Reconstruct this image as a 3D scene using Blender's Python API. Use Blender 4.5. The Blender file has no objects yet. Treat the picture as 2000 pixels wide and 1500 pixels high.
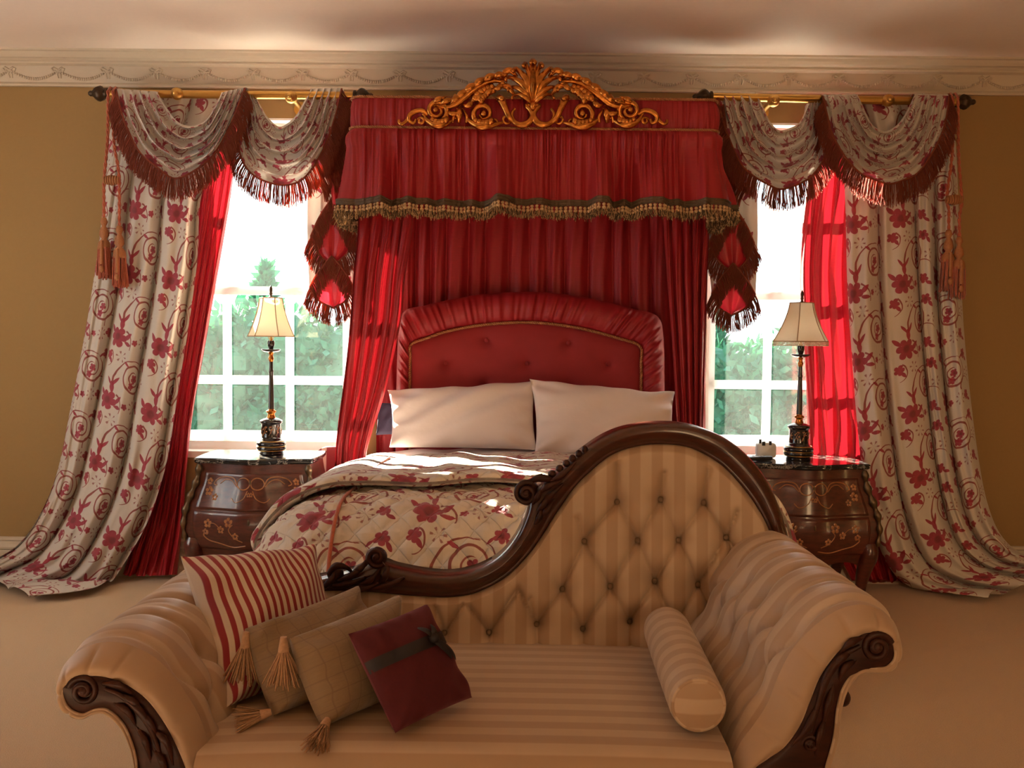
import bpy, math, random
import numpy as np
from mathutils import Matrix, Vector
random.seed(7)
RNG = np.random.default_rng(7)
S = bpy.context.scene
PI = math.pi

# ---------------------------------------------------------------- camera
F_PX = 1800.0
CAM = np.array([0.0, 0.0, 1.4])
PITCH = math.radians(2.7)
ROLL = math.radians(0.55)
CM = Matrix.Rotation(PI / 2 - PITCH, 4, 'X') @ Matrix.Rotation(ROLL, 4, 'Z')
cd = bpy.data.cameras.new('camera')
cam = bpy.data.objects.new('camera', cd)
S.collection.objects.link(cam)
cd.sensor_width = 36.0
cd.lens = 36.0 * F_PX / 2000.0
cd.clip_start = 0.05
cd.clip_end = 300
cam.matrix_world = Matrix.Translation(CAM.tolist()) @ CM
S.camera = cam
RM = np.array(CM.to_3x3())

# ---------------------------------------------------------------- exposure, sky, sun, added fill lights behind the camera
S.view_settings.view_transform = 'Standard'
S.view_settings.look = 'None'
S.view_settings.gamma = 1.0
S.view_settings.exposure = 0.12
S.view_settings.use_curve_mapping = False

world = bpy.data.worlds.new('sky')
S.world = world
world.use_nodes = True
wn = world.node_tree
wn.nodes.clear()
w_out = wn.nodes.new('ShaderNodeOutputWorld')
w_bg = wn.nodes.new('ShaderNodeBackground')
w_sky = wn.nodes.new('ShaderNodeTexSky')
w_sky.sky_type = 'HOSEK_WILKIE'
w_sky.turbidity = 4.0
w_sky.ground_albedo = 0.5
SUN_AZ, SUN_EL = math.radians(40), math.radians(19.5)      # azimuth measured from +y towards -x
SUN_DIR = Vector((-math.sin(SUN_AZ) * math.cos(SUN_EL), math.cos(SUN_AZ) * math.cos(SUN_EL), math.sin(SUN_EL)))
w_sky.sun_direction = SUN_DIR
w_mix = wn.nodes.new('ShaderNodeMixRGB')
w_mix.inputs[0].default_value = 0.75
w_mix.inputs[2].default_value = (0.80, 0.93, 1.0, 1)
wn.links.new(w_sky.outputs[0], w_mix.inputs[1])
wn.links.new(w_mix.outputs[0], w_bg.inputs[0])
w_bg.inputs[1].default_value = 3.7
wn.links.new(w_bg.outputs[0], w_out.inputs[0])

sd = bpy.data.lights.new('sun', 'SUN')
sd.energy = 98.0
sd.angle = math.radians(0.6)
sd.color = (1.0, 0.85, 0.66)
sun = bpy.data.objects.new('sun', sd)
S.collection.objects.link(sun)
sun.rotation_euler = SUN_DIR.to_track_quat('Z', 'Y').to_euler()


def area(name, loc, target, size, energy, color, spread=PI):
    d = bpy.data.lights.new(name, 'AREA')
    d.shape = 'RECTANGLE'
    d.size, d.size_y = size
    d.energy = energy
    d.color = color
    d.spread = spread
    o = bpy.data.objects.new(name, d)
    S.collection.objects.link(o)
    o.location = loc
    o.rotation_euler = (Vector(target) - Vector(loc)).to_track_quat('-Z', 'Y').to_euler()
    return o


# unseen warm fill lights, added at the solid wall behind the camera
area('rear_fill_a', (-1.5, -2.36, 1.75), (-0.6, 4.0, 1.1), (1.2, 1.9), 4, (1.0, 0.66, 0.40))
area('rear_fill_b', (2.0, -2.36, 1.75), (2.7, 4.8, 1.0), (1.2, 1.9), 17, (1.0, 0.64, 0.33), math.radians(75))


# ---------------------------------------------------------------- helpers: pixels of the 2000x1500 frame to points in the room
def U(px, py, Y):
    px = np.asarray(px, float); py = np.asarray(py, float)
    px, py, Y = np.broadcast_arrays(px, py, np.asarray(Y, float))
    d = np.stack([px - 1000, 750 - py, np.full(px.shape, -F_PX)], -1) @ RM.T
    return CAM + d * (Y / d[..., 1])[..., None]


def UZ(px, py, z):
    px = np.asarray(px, float); py = np.asarray(py, float)
    d = np.stack([px - 1000, 750 - py, np.full(np.broadcast(px, py).shape, -F_PX)], -1) @ RM.T
    return CAM + d * ((z - CAM[2]) / d[..., 2])[..., None]


def floor_y(px, py, z=0.015):
    """depth at which the sight line meets the height z (large if it never does)"""
    d = np.stack([np.asarray(px, float) - 1000, 750 - np.asarray(py, float), np.full(np.shape(px), -F_PX)], -1) @ RM.T
    t = np.where(d[..., 2] < -1e-6, (z - CAM[2]) / np.minimum(d[..., 2], -1e-6), 1e6)
    return d[..., 1] * t


def cr(pts, n, closed=False):
    """Catmull-Rom through pts, n samples at equal arc length"""
    p = np.asarray(pts, float)
    if closed:
        q = np.vstack([p[-1], p, p[0], p[1]])
    else:
        q = np.vstack([2 * p[0] - p[1], p, 2 * p[-1] - p[-2]])
    out = []
    for i in range(len(q) - 3):
        a, b, c, d = q[i:i + 4]
        t = np.linspace(0, 1, 24, endpoint=False)[:, None]
        out.append(0.5 * (2 * b + (c - a) * t + (2 * a - 5 * b + 4 * c - d) * t ** 2 + (3 * b - a - 3 * c + d) * t ** 3))
    out = np.vstack(out + [q[-2][None]])
    s = np.concatenate([[0], np.cumsum(np.linalg.norm(np.diff(out, axis=0), axis=1))])
    k = np.linspace(0, s[-1], n, endpoint=not closed)
    return np.stack([np.interp(k, s, out[:, j]) for j in range(out.shape[1])], -1)


def sstep(x):
    x = np.clip(x, 0, 1)
    return x * x * (3 - 2 * x)


def noise1(n, k, amp, rng=RNG):
    """smooth random curve of n samples with about k wiggles"""
    c = rng.uniform(-1, 1, k + 3)
    x = np.linspace(0, k, n)
    i = x.astype(int)
    t = x - i
    t = t * t * (3 - 2 * t)
    return amp * (c[i] * (1 - t) + c[i + 1] * t)


class MB:
    """collects surfaces and links them as ONE mesh object"""

    def __init__(s):
        s.V, s.Q, s.T, s.UV, s.mq, s.mt, s.n = [], [], [], [], [], [], 0

    def add(s, V, Q=None, T=None, UV=None, mi=0):
        V = np.asarray(V, float).reshape(-1, 3)
        s.V.append(V)
        s.UV.append(np.zeros((len(V), 2)) if UV is None else np.asarray(UV, float).reshape(-1, 2))
        if Q is not None and len(Q):
            Q = np.asarray(Q, int) + s.n
            s.Q.append(Q); s.mq.append(np.full(len(Q), mi))
        if T is not None and len(T):
            T = np.asarray(T, int) + s.n
            s.T.append(T); s.mt.append(np.full(len(T), mi))
        s.n += len(V)
        return s

    def grid(s, P, UV=None, cu=False, cv=False, mi=0, flip=False):
        nu, nv = P.shape[:2]
        I = np.arange(nu * nv).reshape(nu, nv)
        a = np.concatenate([I, I[:1]], 0) if cu else I
        a = np.concatenate([a, a[:, :1]], 1) if cv else a
        Q = np.stack([a[:-1, :-1], a[1:, :-1], a[1:, 1:], a[:-1, 1:]], -1).reshape(-1, 4)
        if flip:
            Q = Q[:, ::-1]
        return s.add(P.reshape(-1, 3), Q, None, None if UV is None else UV.reshape(-1, 2), mi)

    def tube(s, pts, r, k=8, mi=0, flat=1.0, axis=None, caps=True):
        """round or flattened tube along pts; r one radius or one per point; flat scales the thickness along `axis`"""
        p = np.asarray(pts, float)
        n = len(p)
        r = np.broadcast_to(np.asarray(r, float), (n,))
        t = np.gradient(p, axis=0)
        t /= np.maximum(np.linalg.norm(t, axis=1), 1e-9)[:, None]
        a = np.array(axis if axis is not None else ([0, 0, 1] if abs(t[0][2]) < .9 else [1, 0, 0]), float)
        if axis is not None:
            w = np.tile(a / np.linalg.norm(a), (n, 1))
            w = w - (w * t).sum(1)[:, None] * t
            w /= np.maximum(np.linalg.norm(w, axis=1), 1e-9)[:, None]
        else:
            w = np.zeros((n, 3))
            c = a
            for i in range(n):
                c = c - c.dot(t[i]) * t[i]
                c = c / max(np.linalg.norm(c), 1e-9)
                w[i] = c
        b = np.cross(t, w)
        th = np.linspace(0, 2 * PI, k, endpoint=False)
        P = p[:, None] + r[:, None, None] * (np.cos(th)[None, :, None] * w[:, None] * flat + np.sin(th)[None, :, None] * b[:, None])
        L = np.concatenate([[0], np.cumsum(np.linalg.norm(np.diff(p, axis=0), axis=1))])
        uv = np.stack(np.broadcast_arrays(L[:, None], th[None] / (2 * PI)), -1)
        base = s.n
        s.grid(P, uv, cv=True, mi=mi)
        if caps:
            for i, o in ((0, 1), (n - 1, -1)):
                c = np.concatenate([P[i], p[i][None]])
                T = [[k, (j + 1) % k, j][::o] for j in range(k)]
                s.add(c, None, T, None, mi)
        return s

    def lathe(s, prof, c=(0, 0, 0), k=32, mi=0, fx=1.0):
        pr = np.asarray(prof, float)
        th = np.linspace(0, 2 * PI, k, endpoint=False)
        P = np.stack([c[0] + pr[:, :1] * np.cos(th) * fx, c[1] + pr[:, :1] * np.sin(th), np.repeat(c[2] + pr[:, 1:2], k, 1)], -1)
        uv = np.stack(np.broadcast_arrays(th[None] / (2 * PI), pr[:, 1:2]), -1)
        return s.grid(P, uv, cv=True, mi=mi, flip=True)

    def ell(s, c, r, k=12, m=8, rot=None, mi=0):
        th = np.linspace(0, 2 * PI, k, endpoint=False)
        ph = np.linspace(0.02, PI - 0.02, m)
        P = np.stack([np.sin(ph)[:, None] * np.cos(th), np.sin(ph)[:, None] * np.sin(th), np.repeat(np.cos(ph)[:, None], k, 1)], -1)
        P = P * np.asarray(np.broadcast_to(r, (3,)), float)
        if rot is not None:
            P = P @ np.array(rot).T
        return s.grid(P + np.asarray(c, float), None, cv=True, mi=mi)

    def box(s, lo, hi, mi=0):
        x0, y0, z0 = lo; x1, y1, z1 = hi
        V = np.array([[x, y, z] for z in (z0, z1) for y in (y0, y1) for x in (x0, x1)])
        Q = [[0, 2, 3, 1], [4, 5, 7, 6], [0, 1, 5, 4], [2, 6, 7, 3], [0, 4, 6, 2], [1, 3, 7, 5]]
        for q in Q:   # unshared corners keep box edges crisp under smooth shading
            W = V[q]
            ax = [i for i in range(3) if abs(W[:, i].max() - W[:, i].min()) > 1e-9][:2]
            s.add(W, [[0, 1, 2, 3]], None, W[:, ax] if len(ax) == 2 else None, mi)
        return s

    def build(s, name, mat, parent=None, smooth=True, mod=None):
        V = np.concatenate(s.V); UV = np.concatenate(s.UV)
        Q = np.concatenate(s.Q) if s.Q else np.zeros((0, 4), int)
        T = np.concatenate(s.T) if s.T else np.zeros((0, 3), int)
        me = bpy.data.meshes.new(name)
        lv = np.concatenate([Q.ravel(), T.ravel()])
        ls = np.concatenate([np.arange(len(Q)) * 4, len(Q) * 4 + np.arange(len(T)) * 3])
        me.vertices.add(len(V)); me.loops.add(len(lv)); me.polygons.add(len(ls))
        me.vertices.foreach_set('co', V.ravel())
        me.loops.foreach_set('vertex_index', lv.astype(np.int32))
        me.polygons.foreach_set('loop_start', ls.astype(np.int32))
        mi = np.concatenate(s.mq + s.mt) if (s.mq or s.mt) else np.zeros(0, int)
        me.update(calc_edges=True)
        me.polygons.foreach_set('material_index', mi.astype(np.int32))
        me.polygons.foreach_set('use_smooth', np.full(len(ls), bool(smooth)))
        ul = me.uv_layers.new(name='UVMap')
        ul.data.foreach_set('uv', UV[lv].ravel())
        for m in (mat if isinstance(mat, (list, tuple)) else [mat]):
            me.materials.append(m)
        me.validate()
        o = bpy.data.objects.new(name, me)
        S.collection.objects.link(o)
        if parent is not None:
            o.parent = parent
            o.matrix_parent_inverse = parent.matrix_world.inverted() if parent.type != 'EMPTY' else Matrix.Translation(-parent.location)
        return o


def thing(name, label, cat, loc=(0, 0, 0), group=None):
    o = bpy.data.objects.new(name, None)
    S.collection.objects.link(o)
    o.location = [float(v) for v in loc]
    o.empty_display_size = 0.05
    o['label'] = label
    o['category'] = cat
    if group:
        o['group'] = group
    return o


def tag(o, label, cat, group=None, kind=None):
    o['label'] = label
    o['category'] = cat
    if group:
        o['group'] = group
    if kind:
        o['kind'] = kind
    return o


def struct(o):
    o['kind'] = 'structure'
    return o


# ---------------------------------------------------------------- materials: a tiny expression builder over Math nodes
class E:
    def __init__(s, nt, sock):
        s.nt, s.k = nt, sock

    def _op(s, op, *a, clamp=False):
        n = s.nt.nodes.new('ShaderNodeMath')
        n.operation = op
        n.use_clamp = clamp
        for i, v in enumerate((s,) + a):
            if isinstance(v, E):
                s.nt.links.new(v.k, n.inputs[i])
            else:
                n.inputs[i].default_value = float(v)
        return E(s.nt, n.outputs[0])

    def __add__(s, o): return s._op('ADD', o)
    def __radd__(s, o): return s._op('ADD', o)
    def __sub__(s, o): return s._op('SUBTRACT', o)
    def __rsub__(s, o): return (s * -1.0) + o
    def __mul__(s, o): return s._op('MULTIPLY', o)
    def __rmul__(s, o): return s._op('MULTIPLY', o)
    def __truediv__(s, o): return s._op('DIVIDE', o)
    def fract(s): return s._op('FRACT')
    def abs(s): return s._op('ABSOLUTE')
    def sin(s): return s._op('SINE')
    def cos(s): return s._op('COSINE')
    def sqrt(s): return s._op('SQRT')
    def pow(s, o): return s._op('POWER', o)
    def lt(s, o): return s._op('LESS_THAN', o)
    def gt(s, o): return s._op('GREATER_THAN', o)
    def max(s, o): return s._op('MAXIMUM', o)
    def min(s, o): return s._op('MINIMUM', o)
    def atan2(s, o): return s._op('ARCTAN2', o)
    def below(s, e, soft=0.0015):
        """1 where s < e, 0 above, with a soft edge"""
        return (s - e)._op('MULTIPLY_ADD', -1.0 / soft, 0.5, clamp=True)


def new_mat(name):
    m = bpy.data.materials.new(name)
    m.use_nodes = True
    nt = m.node_tree
    nt.nodes.clear()
    out = nt.nodes.new('ShaderNodeOutputMaterial')
    return m, nt, out


def node(nt, t, **kw):
    n = nt.nodes.new(t)
    for k, v in kw.items():
        if k.startswith('_'):
            setattr(n, k[1:], v)
        else:
            key = k.replace('__', ' ')
            n.inputs[key].default_value = v if not isinstance(v, tuple) or len(v) != 3 else (*v, 1)
    return n


def ramp(nt, fac, stops):
    r = nt.nodes.new('ShaderNodeValToRGB')
    e = r.color_ramp.elements
    while len(e) < len(stops):
        e.new(0.5)
    for i, (p, c) in enumerate(stops):
        e[i].position = p
        e[i].color = (*c, 1)
    nt.links.new(fac, r.inputs[0])
    return r.outputs[0]


def mixc(nt, fac, a, b, mode='MIX'):
    n = nt.nodes.new('ShaderNodeMixRGB')
    n.blend_type = mode
    for i, v in enumerate((fac, a, b)):
        if isinstance(v, E):
            nt.links.new(v.k, n.inputs[i])
        elif isinstance(v, bpy.types.NodeSocket):
            nt.links.new(v, n.inputs[i])
        elif isinstance(v, tuple):
            n.inputs[i].default_value = (*v, 1)
        else:
            n.inputs[i].default_value = v
    return n.outputs[0]


def uvxy(nt):
    u = nt.nodes.new('ShaderNodeUVMap')
    s = nt.nodes.new('ShaderNodeSeparateXYZ')
    nt.links.new(u.outputs[0], s.inputs[0])
    return u.outputs[0], E(nt, s.outputs[0]), E(nt, s.outputs[1])


def coordn(nt, which='Object'):
    return nt.nodes.new('ShaderNodeTexCoord').outputs[which]


def noise(nt, vec, scale, detail=3, rough=.55, stretch=None):
    if stretch:
        mp = nt.nodes.new('ShaderNodeMapping')
        mp.inputs['Scale'].default_value = stretch
        nt.links.new(vec, mp.inputs[0])
        vec = mp.outputs[0]
    n = nt.nodes.new('ShaderNodeTexNoise')
    n.inputs['Scale'].default_value = scale
    n.inputs['Detail'].default_value = detail
    n.inputs['Roughness'].default_value = rough
    nt.links.new(vec, n.inputs['Vector'])
    return n.outputs['Fac']


def finish(nt, out, color, rough=.6, metal=0.0, bump=None, bstr=.2, bdist=.01, sheen=0.0, coat=0.0, trans=0.0, trans_col=None, spec=.5, transmission=0.0, sheen_tint=None):
    """Principled surface, optionally mixed with Translucent for thin cloth"""
    p = nt.nodes.new('ShaderNodeBsdfPrincipled')
    if isinstance(color, tuple):
        p.inputs['Base Color'].default_value = (*color, 1)
    else:
        nt.links.new(color, p.inputs['Base Color'])
    if isinstance(rough, (int, float)):
        p.inputs['Roughness'].default_value = rough
    else:
        nt.links.new(rough, p.inputs['Roughness'])
    p.inputs['Metallic'].default_value = metal
    p.inputs['Specular IOR Level'].default_value = spec
    p.inputs['Sheen Weight'].default_value = sheen
    if sheen_tint:
        p.inputs['Sheen Tint'].default_value = (*sheen_tint, 1)
    p.inputs['Coat Weight'].default_value = coat
    p.inputs['Coat Roughness'].default_value = .12
    if bump is not None:
        b = nt.nodes.new('ShaderNodeBump')
        b.inputs['Strength'].default_value = bstr
        b.inputs['Distance'].default_value = bdist
        nt.links.new(bump.k if isinstance(bump, E) else bump, b.inputs['Height'])
        nt.links.new(b.outputs[0], p.inputs['Normal'])
    sh = p.outputs[0]
    if trans > 0:
        t = nt.nodes.new('ShaderNodeBsdfTranslucent')
        c = trans_col if trans_col is not None else color
        if isinstance(c, tuple):
            t.inputs[0].default_value = (*c, 1)
        else:
            nt.links.new(c, t.inputs[0])
        mx = nt.nodes.new('ShaderNodeMixShader')
        mx.inputs[0].default_value = trans
        nt.links.new(sh, mx.inputs[1]); nt.links.new(t.outputs[0], mx.inputs[2])
        sh = mx.outputs[0]
    nt.links.new(sh, out.inputs[0])


def plain(name, col, rough=.6, metal=0.0, nscale=30, namp=.12, bstr=.08, bdist=.004, **kw):
    m, nt, out = new_mat(name)
    co = coordn(nt)
    f = noise(nt, co, nscale, 4)
    c = mixc(nt, f, tuple(max(0, v * (1 - namp)) for v in col), tuple(min(1, v * (1 + namp)) for v in col))
    finish(nt, out, c, rough, metal, f, bstr, bdist, **kw)
    return m


def floral_mat(name, trans=.18, quilt=False, cream=(.64, .58, .52)):
    """cream cotton printed with crimson scrolls, blossoms and sprigs; one repeat is 42 x 36 cm of cloth"""
    m, nt, out = new_mat(name)
    uv, u0, v0 = uvxy(nt)
    wob = noise(nt, uv, 9.0, 2)
    wob2 = noise(nt, uv, 7.0, 2, stretch=(1.3, 1, 1))
    u = u0 + (E(nt, wob) - .5) * .022
    v = v0 + (E(nt, wob2) - .5) * .022
    W, H = .42, .36
    x = ((u / W).fract() - .5) * W
    y = ((v / H).fract() - .5) * H

    def polar(cx, cy):
        dx, dy = x - cx, y - cy
        return (dx * dx + dy * dy).sqrt(), dy.atan2(dx), dx, dy

    def flower(cx, cy, R, k=5, ph=0.0, dep=.42):
        r, t, _, _ = polar(cx, cy)
        lim = ((t * (k / 2.0) + ph).cos().abs().pow(.6)) * (R * dep) + R * (1 - dep)
        return r.below(lim, .003), r / R

    def leaf(cx, cy, a, L, w):
        dx, dy = x - cx, y - cy
        ca, sa = math.cos(a), math.sin(a)
        p = dx * ca + dy * sa
        q = dy * ca - dx * sa
        return (p.abs() / L).pow(1.6)._op('ADD', (q.abs() / w).pow(1.6)).below(1.0, .12)

    def arc(cx, cy, R, a0, a1, w):
        r, t, _, _ = polar(cx, cy)
        mid, half = (a0 + a1) / 2, (a1 - a0) / 2
        tt = ((t - mid) / (2 * PI) + .5).fract() - .5
        inside = tt.abs().below(half / (2 * PI), .01)
        wid = (tt * (w * .5 / max(half / (2 * PI), .01))) + w
        return (r - R).abs().below(wid, .0016) * inside

    # spiral scroll
    r, t, _, _ = polar(.045, .035)
    p = .036
    s = ((r / p) - t / (2 * PI)).fract() - .5
    wid = r * .055 + .0018
    spiral = (s.abs() * p).below(wid, .002) * r.below(.092, .002) * r.gt(.026)
    stems = spiral
    stems = stems.max(arc(.03, .0, .125, math.radians(70), math.radians(196), .0042))
    stems = stems.max(arc(-.09, -.155, .075, math.radians(-60), math.radians(75), .0034))
    stems = stems.max(arc(.14, -.06, .055, math.radians(20), math.radians(200), .003))
    stems = stems.max(arc(-.17, .12, .05, math.radians(-80), math.radians(60), .003))
    # tulip at the foot of the scroll
    red = leaf(-.098, -.045, math.radians(95), .034, .013)
    red = red.max(leaf(-.118, -.012, math.radians(125), .030, .008))
    red = red.max(leaf(-.080, -.008, math.radians(60), .032, .008))
    # blossoms
    f1, d1 = flower(-.115, -.122, .057, 6, .3)
    f2, d2 = flower(.048, .030, .026, 5, .8)
    f3, d3 = flower(.030, -.012, .024, 5, .1)
    f4, d4 = flower(.150, .132, .031, 5, .6)
    f5, d5 = flower(-.160, .138, .029, 5, .2)
    f6, d6 = flower(.140, -.110, .030, 5, 1.0)
    f7, d7 = flower(.010, -.135, .019, 5, .4)
    red = red.max(f1).max(f2).max(f3).max(f4).max(f5).max(f6).max(f7)
    for a in ((-.050, -.110, 40, .034, .013), (-.165, -.078, 130, .03, .012), (-.045, -.150, -10, .028, .011),
              (.178, .100, -60, .022, .009), (-.140, .110, -60, .02, .009), (.17, -.14, -30, .022, .009),
              (-.02, .10, 150, .024, .008), (.112, .118, 40, .022, .007)):
        red = red.max(leaf(a[0], a[1], math.radians(a[2]), a[3], a[4]))

    # sprigs of tiny buds
    def sprig(cx, cy, R, k, ph):
        rr, tt, _, _ = polar(cx, cy)
        lob = (tt * float(k) + ph).cos()
        buds = (rr - R).abs().below(.0065, .003) * lob.gt(.55)
        twig = lob.gt(.965) * rr.below(R, .002)
        return buds.max(twig)
    sp = sprig(.075, -.125, .028, 7, .4).max(sprig(-.07, .135, .026, 6, .9)).max(sprig(.178, .02, .022, 5, 0))
    # colours
    tone = noise(nt, uv, 45.0, 3)
    tone2 = noise(nt, uv, 3.0, 1)
    reds = mixc(nt, tone, (.16, .004, .012), (.50, .03, .05))
    pinks = mixc(nt, tone2, reds, (.30, .02, .06))
    stemc = mixc(nt, tone, (.15, .014, .012), (.36, .06, .045))
    sprigc = (.26, .05, .05)
    weave = noise(nt, uv, 260, 2)
    base = mixc(nt, weave, tuple(c * .9 for c in cream), cream)
    # centres of big blossoms a little darker
    cen = d1.below(.35, .2).max(d4.below(.35, .3)).max(d2.below(.3, .3))
    pinks = mixc(nt, cen * .6, pinks, (.10, .004, .01))
    c = mixc(nt, sp * .8, base, sprigc)
    c = mixc(nt, stems * .93, c, stemc)
    c = mixc(nt, red * .95, c, pinks)
    if quilt:
        k = .105
        q1 = (((u0 + v0 * .9) / k).fract() - .5).abs()
        q2 = (((u0 - v0 * .9) / k).fract() - .5).abs()
        h = (q1._op('SUBTRACT', .5) * -2.0).min((q2._op('SUBTRACT', .5) * -2.0)).pow(.45)
        wr = noise(nt, uv, 18, 3)
        finish(nt, out, c, .8, bump=h + E(nt, wr) * .35, bstr=.8, bdist=.014, sheen=.15)
    else:
        wr = noise(nt, uv, 14, 3)
        finish(nt, out, c, .8, bump=E(nt, wr) + E(nt, weave) * .1, bstr=.25, bdist=.01, sheen=.1, trans=trans)
    return m


def silk_mat(name, col, trans=.3, rough=.42, tcol=None):
    m, nt, out = new_mat(name)
    uv, u, v = uvxy(nt)
    slub = noise(nt, uv, 14, 3, stretch=(1.0, 16, 1))
    wr = noise(nt, uv, 7, 3, stretch=(3, 1, 1))
    c = mixc(nt, slub, tuple(k * .72 for k in col), tuple(min(1, k * 1.25) for k in col))
    finish(nt, out, c, rough, bump=E(nt, wr) + E(nt, slub) * .25, bstr=.25, bdist=.01, sheen=.06, sheen_tint=(1, .45, .35), trans=trans, trans_col=tcol)
    return m


def stripe_mat(name, a, b, period, duty=.5, soft=.06, rough=.62, swap=False, bstr=.06, sheen=.2):
    m, nt, out = new_mat(name)
    uv, u, v = uvxy(nt)
    k = v if swap else u
    f = ((k / period).fract() - .5).abs().below(duty / 2, soft)
    g = noise(nt, uv, 220, 2)
    fine = noise(nt, uv, 16, 3)
    aa = mixc(nt, fine, tuple(c * .92 for c in a), a)
    c = mixc(nt, f, aa, b)
    finish(nt, out, c, rough, bump=E(nt, g) * .15 + E(nt, fine), bstr=bstr, bdist=.006, sheen=sheen, spec=.4)
    return m


def wood_mat(name, dark, light, rough=.28, coat=.5, spec=.5):
    m, nt, out = new_mat(name)
    co = coordn(nt)
    g = noise(nt, co, 9, 5, .65, stretch=(1, 6, 6))
    k = noise(nt, co, 40, 3)
    c = ramp(nt, (E(nt, g) * .8 + E(nt, k) * .2).k, [(.3, dark), (.7, light)])
    finish(nt, out, c, rough, bump=k, bstr=.06, bdist=.004, coat=coat, spec=spec)
    return m


M = {}
M['floral'] = floral_mat('floral_cotton', trans=.03)
M['quilt'] = floral_mat('floral_quilt', quilt=True, cream=(.68, .60, .50))
M['silk'] = silk_mat('crimson_silk', (.34, .009, .017), trans=.065, tcol=(.70, .02, .04))
M['silk_bed'] = silk_mat('canopy_silk', (.32, .008, .015), trans=.07, rough=.55)
M['lining'] = silk_mat('tail_lining', (.42, .010, .022), trans=.15, tcol=(.9, .03, .06))
M['velvet'] = plain('headboard_velvet', (.26, .008, .013), .75, nscale=18, sheen=.5, sheen_tint=(1, .3, .25))
M['wood'] = wood_mat('mahogany', (.022, .006, .004), (.085, .020, .009), spec=.4)
M['carved'] = wood_mat('carved_mahogany', (.016, .005, .003), (.065, .018, .009), rough=.45, coat=.06, spec=.22)
M['marq'] = wood_mat('kingwood_veneer', (.036, .008, .006), (.135, .027, .017), rough=.3, coat=.5)
M['inlay'] = plain('satinwood_inlay', (.36, .14, .045), .3, nscale=90, namp=.5, coat=.6)
M['ormolu'] = plain('dark_ormolu', (.16, .11, .065), .42, .9, nscale=60, namp=.4)
M['gilt'] = plain('old_gilding', (.56, .21, .042), .27, 0.95, nscale=38, namp=.8, bstr=.5)
M['brass'] = plain('brass', (.62, .36, .10), .28, 1.0, nscale=20)
M['bronze'] = plain('dark_bronze', (.07, .040, .022), .4, .6, nscale=60, namp=.4)
M['uph'] = stripe_mat('damask_stripe', (.53, .385, .262), (.41, .275, .172), .070, .5, .06, rough=.5)
M['button'] = plain('damask_button', (.20, .125, .07), .7)
M['sash'] = plain('sash_white_glow', (.86, .86, .84), .4, nscale=20, namp=.02, trans=.5, trans_col=(.9, .94, .95))  # translucency added to make the opaque bars glow like window glare
M['ticking'] = stripe_mat('ticking_stripe', (.62, .50, .38), (.26, .016, .02), .0215, .48, .06, rough=.8)
M['linen'] = plain('white_cotton', (.74, .64, .61), .85, nscale=9, namp=.04, bstr=.3, bdist=.012, sheen=.15)
M['tan'] = None
M['burg'] = plain('burgundy_felt', (.075, .004, .008), .9, nscale=120, namp=.2, sheen=.2, sheen_tint=(1, .3, .35))
M['ribbon'] = plain('black_ribbon', (.012, .008, .010), .55, nscale=80)
M['fringe'] = plain('rust_fringe', (.23, .055, .028), .7, nscale=160, namp=.35, trans=.35, trans_col=(.75, .14, .06))
M['cord'] = plain('rust_cord', (.40, .085, .035), .65, nscale=120, namp=.4, sheen=.3)
M['goldcord'] = plain('gold_cord', (.36, .14, .05), .6, nscale=150, namp=.4)
M['gimp'] = plain('olive_gimp', (.10, .060, .030), .7, nscale=140, namp=.5)
M['tasseltan'] = plain('beige_tassel', (.46, .27, .15), .8, nscale=140, namp=.4)
M['pom'] = plain('straw_tassel', (.50, .32, .16), .75, nscale=180, namp=.45)
M['wallp'] = plain('ochre_wall_paint', (.33, .205, .08), .85, nscale=70, namp=.04, bstr=.06)
M['paint'] = plain('cream_paint', (.58, .49, .38), .6, nscale=30, namp=.03, bstr=.04)
M['ceil'] = plain('ceiling_paint', (.88, .76, .68), .9, nscale=40, namp=.03, bstr=.03)
M['white'] = plain('white_gloss', (.86, .86, .84), .35, nscale=20, namp=.02, bstr=.02)
M['carpet'] = plain('beige_carpet', (.55, .355, .185), .95, nscale=240, namp=.22, bstr=.5, bdist=.006, sheen=.3)
M['marble'] = None
M['lacquer'] = plain('black_lacquer', (.018, .012, .012), .16, nscale=40, namp=.4, coat=.7)
M['shade'] = plain('cream_silk_shade', (.78, .66, .46), .8, nscale=60, namp=.04, trans=.42, trans_col=(.92, .82, .66))
M['shadetrim'] = plain('shade_braid', (.42, .26, .14), .8, nscale=100)
M['bead'] = plain('cream_beads', (.8, .72, .6), .3, nscale=50)
M['black'] = plain('black_plastic', (.02, .02, .024), .3, nscale=60)
M['offwhite'] = plain('white_plastic', (.82, .82, .80), .35, nscale=30, namp=.02)
M['navy'] = plain('navy_cotton', (.025, .018, .045), .85, nscale=40)
M['striped_chair'] = None
M['hedge'] = plain('hedge_leaves', (.030, .165, .105), .7, nscale=8, namp=.55, trans=.10, trans_col=(.04, .26, .10))
M['bark'] = plain('bark', (.10, .07, .05), .9, nscale=30, namp=.3)
M['lawn'] = plain('lawn', (.22, .33, .20), .9, nscale=6, namp=.3, bstr=.3)
M['gravel'] = plain('pale_paving', (.80, .80, .77), .9, nscale=4, namp=.1)


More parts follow.
